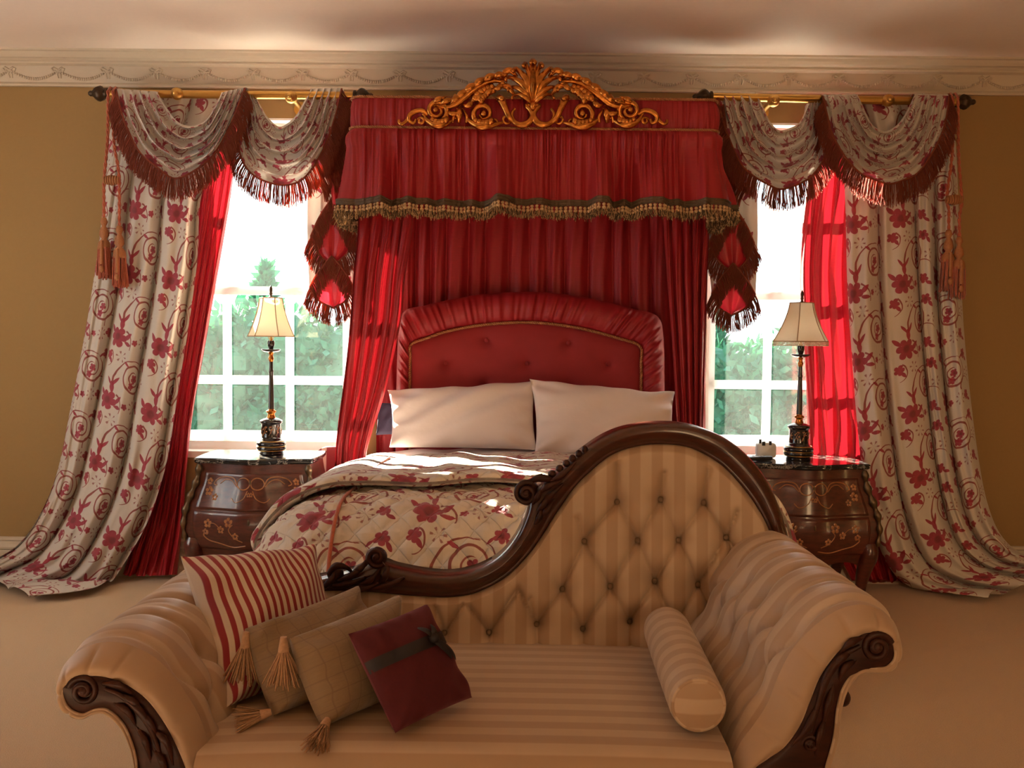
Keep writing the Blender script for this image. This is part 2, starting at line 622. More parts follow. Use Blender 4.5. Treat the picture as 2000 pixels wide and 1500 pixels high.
def _extra():
    # tan linen with a faint window check
    m, nt, out = new_mat('tan_linen_check')
    uv, u, v = uvxy(nt)
    a = ((u / .036).fract() - .5).abs().below(.035, .03)
    b = ((v / .036).fract() - .5).abs().below(.035, .03)
    g = noise(nt, uv, 60, 3, stretch=(1, 6, 1))
    c = mixc(nt, g, (.20, .13, .065), (.28, .185, .10))
    c = mixc(nt, a.max(b) * .55, c, (.17, .10, .06))
    finish(nt, out, c, .9, bump=g, bstr=.3, bdist=.006, sheen=.2)
    M['tan'] = m
    # black marble with pale veins
    m, nt, out = new_mat('black_marble')
    co = coordn(nt)
    n1 = noise(nt, co, 7, 6, .7)
    vein = ((E(nt, n1) - .5).abs()).below(.012, .02)
    n2 = noise(nt, co, 20, 3)
    c = mixc(nt, vein * E(nt, n2), (.014, .016, .020), (.55, .50, .44))
    finish(nt, out, c, .10, coat=.4)
    M['marble'] = m
    # red and cream satin stripe of the bedside chair
    M['striped_chair'] = stripe_mat('chair_stripe', (.26, .022, .03), (.62, .50, .42), .085, .34, .05)


_extra()

# ================================================================= the room
D = 5.35          # inner face of the window wall
CEIL = 3.0
XL, XR, YB = -3.7, 3.8, -2.4
ZC0 = 2.825       # underside of the cornice
WIN = [(float(U(318, 560, D)[0]), float(U(692, 560, D)[0])), (float(U(1378, 560, D)[0]), float(U(1746, 560, D)[0]))]
WZ0, WZ1 = .74, 2.66
WT = .30


def wall_cells(name, xs, zs, holes, y0, y1, mat):
    b = MB()
    for i in range(len(xs) - 1):
        for j in range(len(zs) - 1):
            if (i, j) in holes:
                continue
            b.box((xs[i], y0, zs[j]), (xs[i + 1], y1, zs[j + 1]))
    return struct(b.build(name, mat, smooth=False))


xs = [XL - .2, WIN[0][0], WIN[0][1], WIN[1][0], WIN[1][1], XR + .2]
zs = [-.15, WZ0, WZ1, CEIL + .1]
wall_cells('wall_back', xs, zs, {(1, 1), (3, 1)}, D, D + WT, M['wallp'])
wall_cells('wall_front', [XL - .2, XR + .2], [-.15, CEIL + .1], set(), YB - .25, YB, M['wallp'])
# unseen window added to the left wall so low sun bounces off the carpet
b = MB()
ys_, zs_ = [YB, 2.45, 4.05, D], [-.15, .75, 2.62, CEIL + .1]
for i in range(3):
    for j in range(3):
        if (i, j) != (1, 1):
            b.box((XL - .2, ys_[i], zs_[j]), (XL, ys_[i + 1], zs_[j + 1]))
struct(b.build('wall_left', M['wallp'], smooth=False))
b = MB()
for lo, hi in (((XL - .12, 2.45, .75), (XL - .06, 2.51, 2.62)), ((XL - .12, 3.99, .75), (XL - .06, 4.05, 2.62)), ((XL - .12, 2.45, .75), (XL - .06, 4.05, .81)), ((XL - .12, 2.45, 2.56), (XL - .06, 4.05, 2.62)),
               ((XL - .115, 2.47, 1.66), (XL - .065, 4.03, 1.71)), ((XL - .115, 2.96, .77), (XL - .065, 2.99, 2.6)), ((XL - .115, 3.50, .77), (XL - .065, 3.53, 2.6))):
    b.box(lo, hi)
struct(b.build('window_3', M['white'], smooth=False))
struct(MB().box((XR, YB, -.15), (XR + .2, D, CEIL + .1)).build('wall_right', M['wallp'], smooth=False))
struct(MB().box((XL, YB, -.15), (XR, D, 0)).build('floor', M['carpet'], smooth=False))
struct(MB().box((XL, YB, CEIL), (XR, D, CEIL + .1)).build('ceiling', M['ceil'], smooth=False))


def sweep_x(b, prof, x0, x1):
    p = np.array(prof, float)
    for a, c in zip(p[:-1], p[1:]):
        V = [(x0, D - a[0], a[1]), (x1, D - a[0], a[1]), (x1, D - c[0], c[1]), (x0, D - c[0], c[1])]
        b.add(V, [[0, 1, 2, 3]])


# cornice: bed mould, frieze with ribbon bows and swags of husks, crown mould
b = MB()
sweep_x(b, [(0, ZC0), (.022, ZC0), (.026, ZC0 + .008), (.022, ZC0 + .016), (.016, ZC0 + .022), (.02, ZC0 + .03), (.05, ZC0 + .105), (.075, ZC0 + .112),
            (.08, ZC0 + .118), (.08, ZC0 + .128), (.09, ZC0 + .134), (.105, ZC0 + .138), (.118, ZC0 + .150), (.128, ZC0 + .163), (.145, ZC0 + .166), (.15, ZC0 + .176)], XL, XR)


def frieze(x, h):
    """point on the sloping frieze, h metres above its lower edge"""
    return np.array([x, D - (.02 + .03 * h / .075) - .002, ZC0 + .03 + h])


sp = .277
x0 = float(U(1447, 150, D - .03)[0])
k = int((XL - x0) / sp)
while x0 + k * sp < XR - .1:
    xb = x0 + k * sp
    for sgn in (-1, 1):
        b.tube([frieze(xb, .052), frieze(xb + sgn * .022, .066), frieze(xb + sgn * .036, .060), frieze(xb + sgn * .026, .046), frieze(xb, .050)], .006, 5)
        b.tube([frieze(xb, .05), frieze(xb + sgn * .010, .032), frieze(xb + sgn * .007, .012)], .005, 5)
    for i in range(1, 22):
        t = i / 22
        b.ell(frieze(xb + t * sp, .052 - .044 * math.sin(PI * t) ** .9), (.0075, .008, .0062 + .004 * math.sin(PI * t)), 6, 5)
    k += 1
b.ell(frieze(x0, .05), .006, 6, 5)
struct(b.build('trim_1', M['paint']))

# skirting board with a moulded top
b = MB()
sweep_x(b, [(.022, 0), (.022, .135), (.018, .15), (.026, .158), (.026, .168), (.014, .182), (.010, .2), (.016, .208), (.012, .222), (0, .226)], XL, XR)
struct(b.build('baseboard_back', M['paint'], smooth=False))

# glass with a faint translucent veil that imitates daylight haze
m, nt, out = new_mat('hazy_window_glass')
tr = nt.nodes.new('ShaderNodeBsdfTransparent')
tr.inputs[0].default_value = (.97, 1, .99, 1)
gl = nt.nodes.new('ShaderNodeBsdfGlossy'); gl.inputs['Roughness'].default_value = .02
du = nt.nodes.new('ShaderNodeBsdfTranslucent'); du.inputs[0].default_value = (.93, 1, 1, 1)
dn = noise(nt, coordn(nt), 3, 4)
m1 = nt.nodes.new('ShaderNodeMixShader'); m2 = nt.nodes.new('ShaderNodeMixShader')
m1.inputs[0].default_value = .04
nt.links.new(tr.outputs[0], m1.inputs[1]); nt.links.new(gl.outputs[0], m1.inputs[2])
nt.links.new((E(nt, dn) * .012 + .0).k, m2.inputs[0])
nt.links.new(m1.outputs[0], m2.inputs[1]); nt.links.new(du.outputs[0], m2.inputs[2])
nt.links.new(m2.outputs[0], out.inputs[0])
M['glass'] = m

for wi, (a, c) in enumerate(WIN):
    y0, y1 = D + .10, D + .16
    b = MB()
    for lo, hi in (((a, y0 - .02, WZ0), (a + .045, y1 + .04, WZ1)), ((c - .045, y0 - .02, WZ0), (c, y1 + .04, WZ1)),
                   ((a, y0 - .02, WZ1 - .05), (c, y1 + .04, WZ1)), ((a, y0 - .02, WZ0), (c, y1 + .04, WZ0 + .05))):
        b.box(lo, hi)
    fr = struct(b.build(f'window_{wi + 1}', M['white'], smooth=False))
    # the two sashes, glazed in three lights by two
    w3 = (c - a - .09) / 3
    bars = [float(U(p, 800, y0)[0]) for p in ((443, 565) if wi == 0 else (1498, 1620))]
    for si, (z0, z1, yo) in enumerate(((WZ0 + .05, 1.70, 0.0), (1.66, WZ1 - .05, .035))):
        s = MB()
        ya, yb = y0 + yo, y0 + yo + .035
        s.box((a + .045, ya, z0), (c - .045, yb, z0 + .06 if si == 0 else z0 + .045))
        s.box((a + .045, ya, z1 - .045), (c - .045, yb, z1))
        s.box((a + .045, ya + .002, z0 + .002), (a + .085, yb - .002, z1 - .002)); s.box((c - .085, ya + .002, z0 + .002), (c - .045, yb - .002, z1 - .002))
        for xb in bars:
            s.box((xb - .022, ya + .003, z0 + .004), (xb + .022, yb - .003, z1 - .004))
        zb = float(U(560, 743, ya)[2]) if si == 0 else z0 + .5
        s.box((a + .047, ya + .0045, zb - .026), (c - .047, yb - .0045, zb + .026))
        so = s.build('sash', M['sash'], fr, smooth=False)
        MB().box((a + .05, ya + .014, z0 + .01), (c - .05, ya + .018, z1 - .01)).build('pane', M['glass'], so, smooth=False)
    s = MB()
    s.box((a - .05, D - .035, WZ0 - .035), (c + .05, y0 + .0, WZ0 + .002))
    s.build('sill', M['white'], fr, smooth=False)
    s = MB()   # painted linings of the reveal
    s.box((a, D - .002, WZ0), (a + .012, y0, WZ1)); s.box((c - .012, D - .002, WZ0), (c, y0, WZ1)); s.box((a, D - .002, WZ1 - .012), (c, y0, WZ1))
    s.build('window_lining', M['white'], fr, smooth=False)

# ================================================================= the garden
GZ = -.55
b = MB()
b.add([(-40, D + WT + .02, GZ), (40, D + WT + .02, GZ), (40, 80, GZ), (-40, 80, GZ)], [[0, 1, 2, 3]])
g = struct(b.build('ground', M['lawn'], smooth=False))
b = MB()
b.box((-40, D + WT + .03, GZ + .01), (40, 11.4, GZ + .03))
struct(b.build('path', M['gravel'], smooth=False))


def leaf_mass(b, c, r, n, size, rng, mi=0):
    """n small leaf blades over an ellipsoid crown"""
    d = rng.normal(size=(n, 3)); d /= np.linalg.norm(d, axis=1)[:, None]
    p = c + d * r * rng.uniform(.72, 1.08, (n, 1))
    t = rng.normal(size=(n, 3)) * .7 + d + np.array([0, 0, .5]); t /= np.linalg.norm(t, axis=1)[:, None]
    w = np.cross(t, rng.normal(size=(n, 3))); w /= np.linalg.norm(w, axis=1)[:, None]
    L = size * rng.uniform(.6, 1.5, (n, 1))
    V = np.stack([p - w * L * .16, p + t * L * .5 - w * L * .2, p + t * L, p + t * L * .5 + w * L * .2, p + w * L * .16][0:5], 1)
    V = np.stack([p, p + t * L * .5 - w * L * .25, p + t * L, p + t * L * .5 + w * L * .25], 1).reshape(-1, 3)
    b.add(V, np.arange(n * 4).reshape(n, 4), None, None, mi)


hx = np.linspace(-11, 11, 56)
hb = MB()
rng = np.random.default_rng(3)
for i, x in enumerate(hx):
    top = 1.45 + .22 * math.sin(x * 1.3) + .12 * math.sin(x * 3.1 + 1)
    for z in np.linspace(GZ + .25, top - .2, 5):
        hb.ell((x + rng.uniform(-.1, .1), 14 + rng.uniform(-.15, .15), z), (.36, .42, .34), 8, 6)
        leaf_mass(hb, np.array([x, 13.95 + rng.uniform(-.15, .15), z]), np.array([.42, .5, .38]), 160, .17, rng)
hedge = hb.build('garden_hedge', M['hedge'], smooth=False)
tag(hedge, 'clipped green hedge across the garden seen through both windows', 'hedge')


def conifer(x, y, h, r, label):
    t = thing('garden_tree', label, 'tree', (x, y, GZ))
    b = MB()
    b.tube([(x, y, GZ), (x, y, GZ + h * .9)], np.array([.12, .03]), 8)
    b.build('trunk', M['bark'], t)
    b = MB()
    for k in range(14):
        f = k / 13
        leaf_mass(b, np.array([x, y, GZ + .3 + f * (h - .5)]), np.array([r * (1.05 - f), r * (1.05 - f), .3]), 170, .2, rng)
    b.build('foliage', M['hedge'], t, smooth=False)


conifer(-4.35, 16.2, 3.1, .5, 'tall conifer above the hedge seen past the left lampshade')
conifer(-2.45, 16.4, 2.5, .42, 'lower conifer above the hedge beside the tall one, left window')
conifer(3.55, 16.9, 2.75, .75, 'broad conifer above the hedge seen through the right window')

# ================================================================= curtains and their poles
YROD = 5.12


def mirror(pts, c=1040.0):
    return [(2 * c - p[0], p[1]) for p in pts]


def hang(b, S0, dirs, L, rad, rng, seg=4, mi=0):
    """loose threads: S0 (n,3) starts, dirs (n,3) unit directions, L (n,) lengths"""
    n = len(S0)
    t = np.linspace(0, 1, seg)[None, :, None]
    wob = rng.normal(0, .0035, (n, 1, 3)) * t ** 2 + rng.normal(0, .0016, (n, seg, 3)) * t
    # threads start along dirs and bend towards the vertical
    dn = np.array([0, 0, -1.0])
    P = S0[:, None] + (dirs[:, None] * (t - .35 * t ** 2) + dn * (.35 * t ** 2)) * L[:, None, None] + wob
    a = np.array([[1, 0, 0], [-.5, .866, 0], [-.5, -.866, 0]])
    R = rad * rng.uniform(.8, 1.3, (n, 1, 1, 1))
    V = P[:, :, None] + a[None, None] * R
    I = np.arange(n * seg * 3).reshape(n, seg, 3)
    J = np.roll(I, -1, 2)
    Q = np.stack([I[:, :-1], J[:, :-1], J[:, 1:], I[:, 1:]], -1).reshape(-1, 4)
    b.add(V.reshape(-1, 3), Q, None, None, mi)


def fringe(name, mat, parent, hem, L, rng, side=None, rad=.0015, gap=.0025, rows=3, head=.012, jit=.15):
    """a bullion fringe hanging from the hem curve; side = outward push for steep stretches"""
    h = np.asarray(hem, float)
    s = np.concatenate([[0], np.cumsum(np.linalg.norm(np.diff(h, axis=0), axis=1))])
    n = int(s[-1] / gap)
    b = MB()
    tang = np.gradient(h, axis=0); tang /= np.linalg.norm(tang, axis=1)[:, None]
    for r in range(rows):
        k = np.sort(rng.uniform(0, s[-1], n // rows * 2 if rows > 1 else n))
        P = np.stack([np.interp(k, s, h[:, j]) for j in range(3)], -1)
        T = np.stack([np.interp(k, s, tang[:, j]) for j in range(3)], -1)
        out = np.stack([T[:, 2], np.zeros(len(k)), -T[:, 0]], -1)          # in the plane of the wall, across the hem
        out *= np.where(out[:, 2:3] > 0, -1, 1)
        d = out * .55 + np.array([0, -.02, -.5])
        d /= np.linalg.norm(d, axis=1)[:, None]
        P[:, 1] += (r - (rows - 1) / 2) * .004 - .003
        hang(b, P, d, L * rng.uniform(1 - jit, 1 + jit * .4, len(k)), rad, rng)
    # woven heading
    hp = h + np.array([0, -.004, 0])
    b.tube(hp, head * .5, 6, flat=.5, axis=(0, 1, 0))
    return b.build(name, mat, parent)


def edge_at(poly, yy):
    p = np.array(poly, float)
    p = p[np.argsort(p[:, 1])]
    return np.interp(yy, p[:, 1], p[:, 0])


def smooth_edge(poly, n):
    return cr(poly, n)


def curtain(name, mat, label, Lp, Rp, n, amp, Y0, nu=180, nv=150, seed=1, group=None, vscale=1.0, sharp=.38, cat='curtain', floorpad=.0, sec=0.0, uoff=0.0, hemfold=True, flare=None):
    """a gathered curtain between the two edge lines Lp and Rp (top to bottom), lying on along the carpet where it reaches it"""
    rng = np.random.default_rng(seed)
    L, R = cr(Lp, nv), cr(Rp, nv)
    u = np.linspace(0, 1, nu)
    # uneven pleats
    ph = np.cumsum(np.r_[0, rng.uniform(.7, 1.3, n)]); ph /= ph[-1]
    base_phase = np.interp(u, ph, np.arange(n + 1))
    t = np.linspace(0, 1, nv)
    ampk = rng.uniform(.75, 1.25, n + 1)
    px = L[:, 0][None] * (1 - u[:, None]) + R[:, 0][None] * u[:, None]
    py = L[:, 1][None] * (1 - u[:, None]) + R[:, 1][None] * u[:, None]
    drift = np.stack([noise1(nu, 5, .16, rng) for _ in range(2)])
    phase = base_phase[:, None] + drift[0][:, None] * t[None] + drift[1][:, None] * np.sin(3 * t[None])
    ridge = np.abs(np.sin(PI * phase)) ** sharp
    ak = np.interp(base_phase, np.arange(n + 1), ampk)[:, None]
    a = amp * ak * (.55 + .45 * np.minimum(t * 3, 1))[None]
    if flare is not None:
        a = a * np.interp(t, *zip(*flare))[None]
    if sec:
        Y_sec = sec * np.sin(2 * PI * (phase * 2.0 + .3 * np.sin(3 * t)[None] + .2)) * np.minimum(ridge * 1.2, 1)
    else:
        Y_sec = 0
    small = Y_sec + .004 * np.sin(2 * PI * (phase * 2.3 + 1.7 * np.sin(4 * t)[None] + drift[0][:, None] * 6))
    wr = np.zeros((nu, nv))
    for k in range(7):     # soft drag lines lower down
        fu, fv = rng.uniform(2, 9), rng.uniform(2, 7)
        wr += np.sin(2 * PI * (u[:, None] * fu + t[None] * fv + rng.uniform(0, 1))) * .004 * np.clip((t[None] - .45) * 2, 0, 1)
    Y = Y0 - a * ridge + small + wr
    Yf = floor_y(px, py, .012 + floorpad)
    # blend on to the floor
    k = .03
    Ym = -k * np.log(np.exp(-(Y - 4) / k) + np.exp(-(np.minimum(Yf, 6.5) - 4) / k)) + 4
    onf = sstep((Y - Yf + .02) / .12)
    P = U(px, py, Ym)
    lift = onf * (.022 + .03 * ridge * ak + .012 * rng.normal(size=(nu, nv)) * 0)
    P[..., 2] += lift
    P[..., 2] = np.maximum(P[..., 2], .006)
    # cloth coordinates from the real lengths
    jm = nv // 3
    du = np.concatenate([[0], np.cumsum(np.linalg.norm(np.diff(P[:, jm], axis=0), axis=1))])
    iv = nu // 2
    dv = np.concatenate([[0], np.cumsum(np.linalg.norm(np.diff(P[iv], axis=0), axis=1))])
    UVc = np.stack(np.broadcast_arrays(du[:, None] * .93 + uoff, -dv[None] * vscale), -1)
    b = MB().grid(P, UVc)
    o = b.build(name, mat)
    tag(o, label, cat, group)
    return o, P


# ---- floral curtains
FL_L = [(226, 186), (214, 260), (206, 350), (196, 450), (183, 545), (165, 655), (140, 785), (112, 920), (78, 1005), (34, 1065), (-30, 1105), (-60, 1135)]
FL_R = [(470, 186), (440, 270), (394, 380), (386, 500), (371, 620), (350, 750), (326, 900), (292, 1010), (252, 1085), (205, 1150), (150, 1168), (60, 1176)]
curtain('floral_curtain', M['floral'], 'floral scroll curtain beside the left window, trailing on the carpet by the wall', FL_L, FL_R, 3, .15, 5.24, seed=11, group='floral curtains', vscale=1.0, sec=.014, uoff=.12)
FR_L = [(1612, 196), (1640, 280), (1650, 380), (1655, 560), (1664, 700), (1676, 850), (1690, 960), (1708, 1040), (1735, 1105), (1775, 1145), (1850, 1168), (1930, 1176)]
FR_R = [(1858, 196), (1868, 300), (1872, 400), (1878, 560), (1884, 660), (1896, 780), (1912, 900), (1928, 980), (1952, 1040), (1990, 1078), (2040, 1092), (2080, 1100)]
curtain('floral_curtain', M['floral'], 'floral scroll curtain beside the right window, heaped on the carpet past the right chest', FR_L, FR_R, 4, .15, 5.24, seed=23, group='floral curtains', sec=.012, uoff=.04)

# ---- crimson silk curtains between floral curtain and glass
RL_L = [(400, 215), (385, 330), (372, 450), (352, 600), (330, 760), (312, 900), (285, 1000), (255, 1080), (238, 1128)]
RL_R = [(470, 215), (458, 330), (440, 450), (421, 560), (398, 690), (378, 800), (366, 900), (358, 1010), (346, 1122)]
curtain('silk_curtain', M['silk'], 'plain crimson silk curtain behind the left floral curtain, edge against the left window', RL_L, RL_R, 5, .05, 5.29, nu=110, nv=110, seed=5, group='crimson silk curtains', floorpad=.01)
RR_L = [(1580, 215), (1577, 340), (1568, 430), (1562, 540), (1571, 680), (1576, 800), (1580, 900), (1600, 1010), (1640, 1090), (1672, 1150)]
RR_R = [(1800, 215), (1800, 340), (1800, 450), (1800, 600), (1800, 760), (1800, 900), (1800, 1010), (1800, 1090), (1800, 1140)]
curtain('silk_curtain', M['silk'], 'plain crimson silk curtain glowing behind the right lamp, edge against the right window', RR_L, RR_R, 9, .045, 5.29, nu=170, nv=110, seed=8, group='crimson silk curtains', floorpad=.01)


# ---- poles
def pole(px0, px1, py0, py1, knobs, label):
    a, c = U(px0, py0, YROD), U(px1, py1, YROD)
    t = thing('curtain_pole', label, 'curtain pole', a, 'curtain poles')
    MB().tube([a, c], .022, 16).build('rod', M['brass'], t)
    for e, o in ((a, -1), (c, 1)):
        b = MB()
        prof = [(.0, 0), (.024, 0), (.03, .004), (.03, .014), (.022, .018), (.026, .024), (.036, .034), (.040, .046), (.036, .060), (.026, .074), (.016, .084), (.014, .092), (.016, .098), (.010, .108), (0, .112)]
        pr = np.array(prof); th = np.linspace(0, 2 * PI, 24, endpoint=False)
        r = pr[:, :1] * (1 + .10 * np.cos(8 * th)[None] * ((pr[:, 1:] > .02) & (pr[:, 1:] < .085)))
        P = np.stack([e[0] + o * (pr[:, 1:] + 0 * th), e[1] + r * np.cos(th), e[2] + r * np.sin(th)], -1)
        b.grid(P, None, cv=True, flip=o > 0)
        b.build('finial', M['bronze'], t)
    for kx, ky in knobs:
        k = U(kx, ky, YROD)
        b = MB()
        b.tube([k + [0, .0, .004], [k[0], D + .01, k[2] - .006]], .014, 10)
        b.ell(k + np.array([0, -.018, -.002]), (.034, .034, .034), 18, 12)
        b.ell(k + np.array([0, -.048, -.004]), (.016, .012, .016), 12, 8)
        b.tube([[k[0], D - .012, k[2] - .006], [k[0], D, k[2] - .006]], .04, 16)
        b.build('bracket', M['brass'], t)


pole(212, 690, 183, 187, [(348, 184), (570, 191)], 'gilt curtain pole with dark carved finials over the left window')
pole(1392, 1866, 189, 199, [(1509, 198), (1732, 197)], 'gilt curtain pole with dark carved finials over the right window')


# ---- swags
def swag(name, label, top, hem, nf, Yb, bulge, seed, fr_len=.115, nu=90, nv=90, uoff=0.0, bottom_len=None):
    rng = np.random.default_rng(seed)
    t = thing(name, label, 'swag', U(hem[0][0], hem[0][1], Yb), 'floral swags over the poles')
    T, Hm = cr(top, nu), cr(hem, nu)
    u = np.linspace(0, 1, nu)[:, None]; v = np.linspace(0, 1, nv)[None]
    belly = np.sin(PI * u) ** .6
    ph = noise1(nu, 4, .25, rng)[:, None]
    fold = np.sin(2 * PI * (nf * v + ph * v * (1 - v) * 3))
    vv = v + .50 / nf / (2 * PI) * np.sin(2 * PI * nf * v + 1.2) * 1.3
    vv = (vv - vv[:, :1]) / (vv[:, -1:] - vv[:, :1])
    px = T[:, :1] * (1 - vv) + Hm[:, :1] * vv
    py = T[:, 1:] * (1 - vv) + Hm[:, 1:] * vv
    Y = Yb - .028 - bulge * belly * (.45 + .55 * v) - (.032 * belly + .014) * fold * np.sin(PI * np.clip(v, .03, .97)) ** .3 + .006 * np.sin(9 * u + 14 * v)
    # the cloth goes over the pole at both gathers
    P = U(px, py, Y)
    Lh = np.sum(np.linalg.norm(np.diff(P[:, -1], axis=0), axis=1))
    uv = np.stack(np.broadcast_arrays(uoff + u * Lh * 1.1, -v * 1.05 + 0 * u), -1)
    b = MB().grid(P, uv)
    # returns over the top of the pole
    for i in (0, nu - 1):
        Rr = []
        for a in np.linspace(0, PI, 7):
            q = P[i].copy()
            q[:, 1] = Yb - .028 + (1 - math.cos(a)) * .03 + (P[i][:, 1] - (Yb - .028)) * (1 - a / PI)
            q[:, 2] += .014 * math.sin(a) - (.03 if a > 3 else 0)
            Rr.append(q)
        b.grid(np.array(Rr), np.stack(np.broadcast_arrays(np.linspace(0, .1, 7)[:, None], -v * .85), -1))
    b.build('drape', M['floral'], t)
    hem3 = P[:, -1] + np.array([0, -.006, 0])
    fringe('fringe', M['fringe'], t, hem3, fr_len, rng)
    return t, P


S1_top = [(308, 182), (322, 205), (345, 236), (372, 246), (400, 236), (420, 208), (432, 183)]
S1_hem = [(228, 176), (240, 225), (251, 254), (274, 298), (310, 329), (341, 349), (376, 337), (414, 308), (440, 268), (463, 217), (479, 173)]
S2_top = [(497, 184), (510, 208), (524, 230), (547, 247), (575, 229), (590, 205), (606, 176)]
S2_hem = [(476, 178), (468, 230), (466, 280), (478, 322), (506, 349), (554, 362), (595, 348), (634, 290), (655, 230), (668, 174)]
swag('swag', 'floral swag hanging in front of the left floral curtain, far end of the left pole', S1_top, S1_hem, 5, YROD - .02, .14, 3)
swag('swag', 'floral swag left of the bed canopy, its fringe against the left window', S2_top, S2_hem, 5, YROD + .03, .09, 4, uoff=.2)
S3_top = [(1480, 184), (1496, 222), (1506, 240), (1522, 254), (1545, 249), (1562, 238), (1578, 206)]
S3_hem = [(1401, 184), (1408, 225), (1422, 268), (1444, 318), (1469, 343), (1498, 360), (1526, 370), (1573, 353), (1600, 325), (1614, 290), (1612, 240), (1606, 190)]
S4_top = [(1676, 187), (1700, 238), (1716, 252), (1731, 256), (1752, 244), (1768, 222), (1786, 186)]
S4_hem = [(1606, 188), (1614, 225), (1625, 264), (1650, 308), (1679, 339), (1708, 352), (1735, 360), (1764, 352), (1792, 338), (1818, 302), (1838, 262), (1848, 225), (1853, 187)]
swag('swag', 'floral swag right of the bed canopy, its fringe against the right window', S3_top, S3_hem, 5, YROD + .03, .09, 5, uoff=.1)
swag('swag', 'floral swag hanging in front of the right floral curtain, far end of the right pole', S4_top, S4_hem, 5, YROD - .02, .14, 6, uoff=.3)


# ---- cascades (tails) beside the canopy
def tail(label, c, mir, seed):
    rng = np.random.default_rng(seed)
    f = (lambda p: mirror(p)) if mir else (lambda p: p)
    off = 14 if mir else 0
    g = lambda pts: [(x, y + (off * 1.0 if mir else 0)) for x, y in f(pts)]
    t = thing('cascade_tail', label, 'curtain tail', U(*g([(650, 240)])[0], YROD), 'cascade tails beside the canopy')

    def sheet(name, mat, poly_l, poly_r, Y, nf, amp, nu=40, nv=50):
        L, R = cr(g(poly_l), nv), cr(g(poly_r), nv)
        u = np.linspace(0, 1, nu)[:, None]
        px = L[:, 0] * (1 - u) + R[:, 0] * u
        py = L[:, 1] * (1 - u) + R[:, 1] * u
        Yy = Y - amp * np.abs(np.sin(PI * nf * u + .6 * np.linspace(0, 1, nv)[None])) + 0 * py
        P = U(px, py, Yy)
        b = MB().grid(P, np.stack(np.broadcast_arrays(u * .3, -np.linspace(0, .9, nv)[None]), -1))
        return b.build(name, mat, t)
    sheet('floral_side', M['floral'], [(604, 200), (602, 320), (600, 450), (604, 560)], [(706, 200), (704, 320), (700, 450), (690, 560)], YROD + .06, 3, .03)

    def tier(top, mid, tip, Y, L):
        """one folded tier: crimson lining showing between two fringed hems that meet in a point"""
        (tx, ty), (lx, ly, rx, ry), (bx, by) = top, mid, tip
        n = 26
        left = np.vstack([cr([(tx, ty), ((tx + lx) / 2 - 4, (ty + ly) / 2), (lx, ly)], n), cr([(lx, ly), ((lx + bx) / 2 - 4, (ly + by) / 2 + 6), (bx, by)], n)[1:]])
        right = np.vstack([cr([(tx, ty), ((tx + rx) / 2 + 4, (ty + ry) / 2), (rx, ry)], n), cr([(rx, ry), ((rx + bx) / 2 + 4, (ry + by) / 2 + 6), (bx, by)], n)[1:]])
        Lg, Rg = np.array(g(left)), np.array(g(right))
        u = np.linspace(0, 1, 16)[:, None]
        px = Lg[:, 0] * (1 - u) + Rg[:, 0] * u
        py = Lg[:, 1] * (1 - u) + Rg[:, 1] * u
        P = U(px, py, Y - .028 * np.sin(PI * u) + .022 * np.exp(-((u - .5) / .07) ** 2))
        b = MB().grid(P, np.stack(np.broadcast_arrays(u * .3, -np.linspace(0, .4, px.shape[1])[None]), -1))
        b.build('lining', M['lining'], t)
        lo = np.vstack([left[n - 1:], right[n - 1:][::-1][1:]])
        up = [left[:n], right[:n]]
        for pts in [lo] + up:
            q = U(*np.array(g(pts)).T, Y - .02)
            fringe('fringe', M['fringe'], t, q, L, rng, rows=4, gap=.0021)
    tier((650, 385), (607, 462, 696, 462), (648, 520), YROD + .02, .105)
    tier((648, 500), (605, 562, 690, 560), (652, 602), YROD + .0, .10)
    # uppermost fringe falling from the pole beside the swag
    for a, b_, yo in (((668, 190), (640, 345), 0), ((690, 190), (684, 345), .01), ((655, 240), (622, 360), .01)):
        q = U(*np.array(g(cr([a, ((a[0] + b_[0]) / 2 + 3, (a[1] + b_[1]) / 2), b_], 30))).T, YROD - .03 + yo)
        fringe('fringe', M['fringe'], t, q, .12, rng, rows=4, gap=.002)
    sheet('lining_side', M['lining'], [(668, 190), (655, 270), (645, 345), (652, 420)], [(706, 190), (704, 270), (700, 345), (700, 420)], YROD + .0, 3, .03)
    return t


tail('fringed crimson and floral cascade hanging left of the bed canopy', 650, False, 31)
tail('fringed crimson and floral cascade hanging right of the bed canopy', 1430, True, 32)


# ---- rope tassels at the outer ends of the poles
def tassel_mesh(b, p, L, r, rng, mi_head=0, mi_skirt=1, fan=1.0):
    """a key tassel whose cord ends at p"""
    p = np.asarray(p, float)
    b.lathe([(0, 0), (.35 * r, -.01 * L), (.55 * r, -.08 * L), (.30 * r, -.15 * L), (.62 * r, -.22 * L), (.72 * r, -.30 * L), (.35 * r, -.36 * L), (.85 * r, -.42 * L), (.95 * r, -.50 * L), (.90 * r, -.54 * L), (0, -.55 * L)], p, 18, mi_head)
    n = 70
    th = rng.uniform(0, 2 * PI, n); rr = r * rng.uniform(.5, .92, n)
    S0 = p + np.stack([rr * np.cos(th), rr * np.sin(th), np.full(n, -.5 * L)], -1)
    d = np.stack([np.cos(th) * .06 * fan, np.sin(th) * .06 * fan, np.full(n, -1.0)], -1)
    hang(b, S0, d, np.full(n, .5 * L) * rng.uniform(.92, 1.05, n), r * .11, rng, 4, mi_skirt)


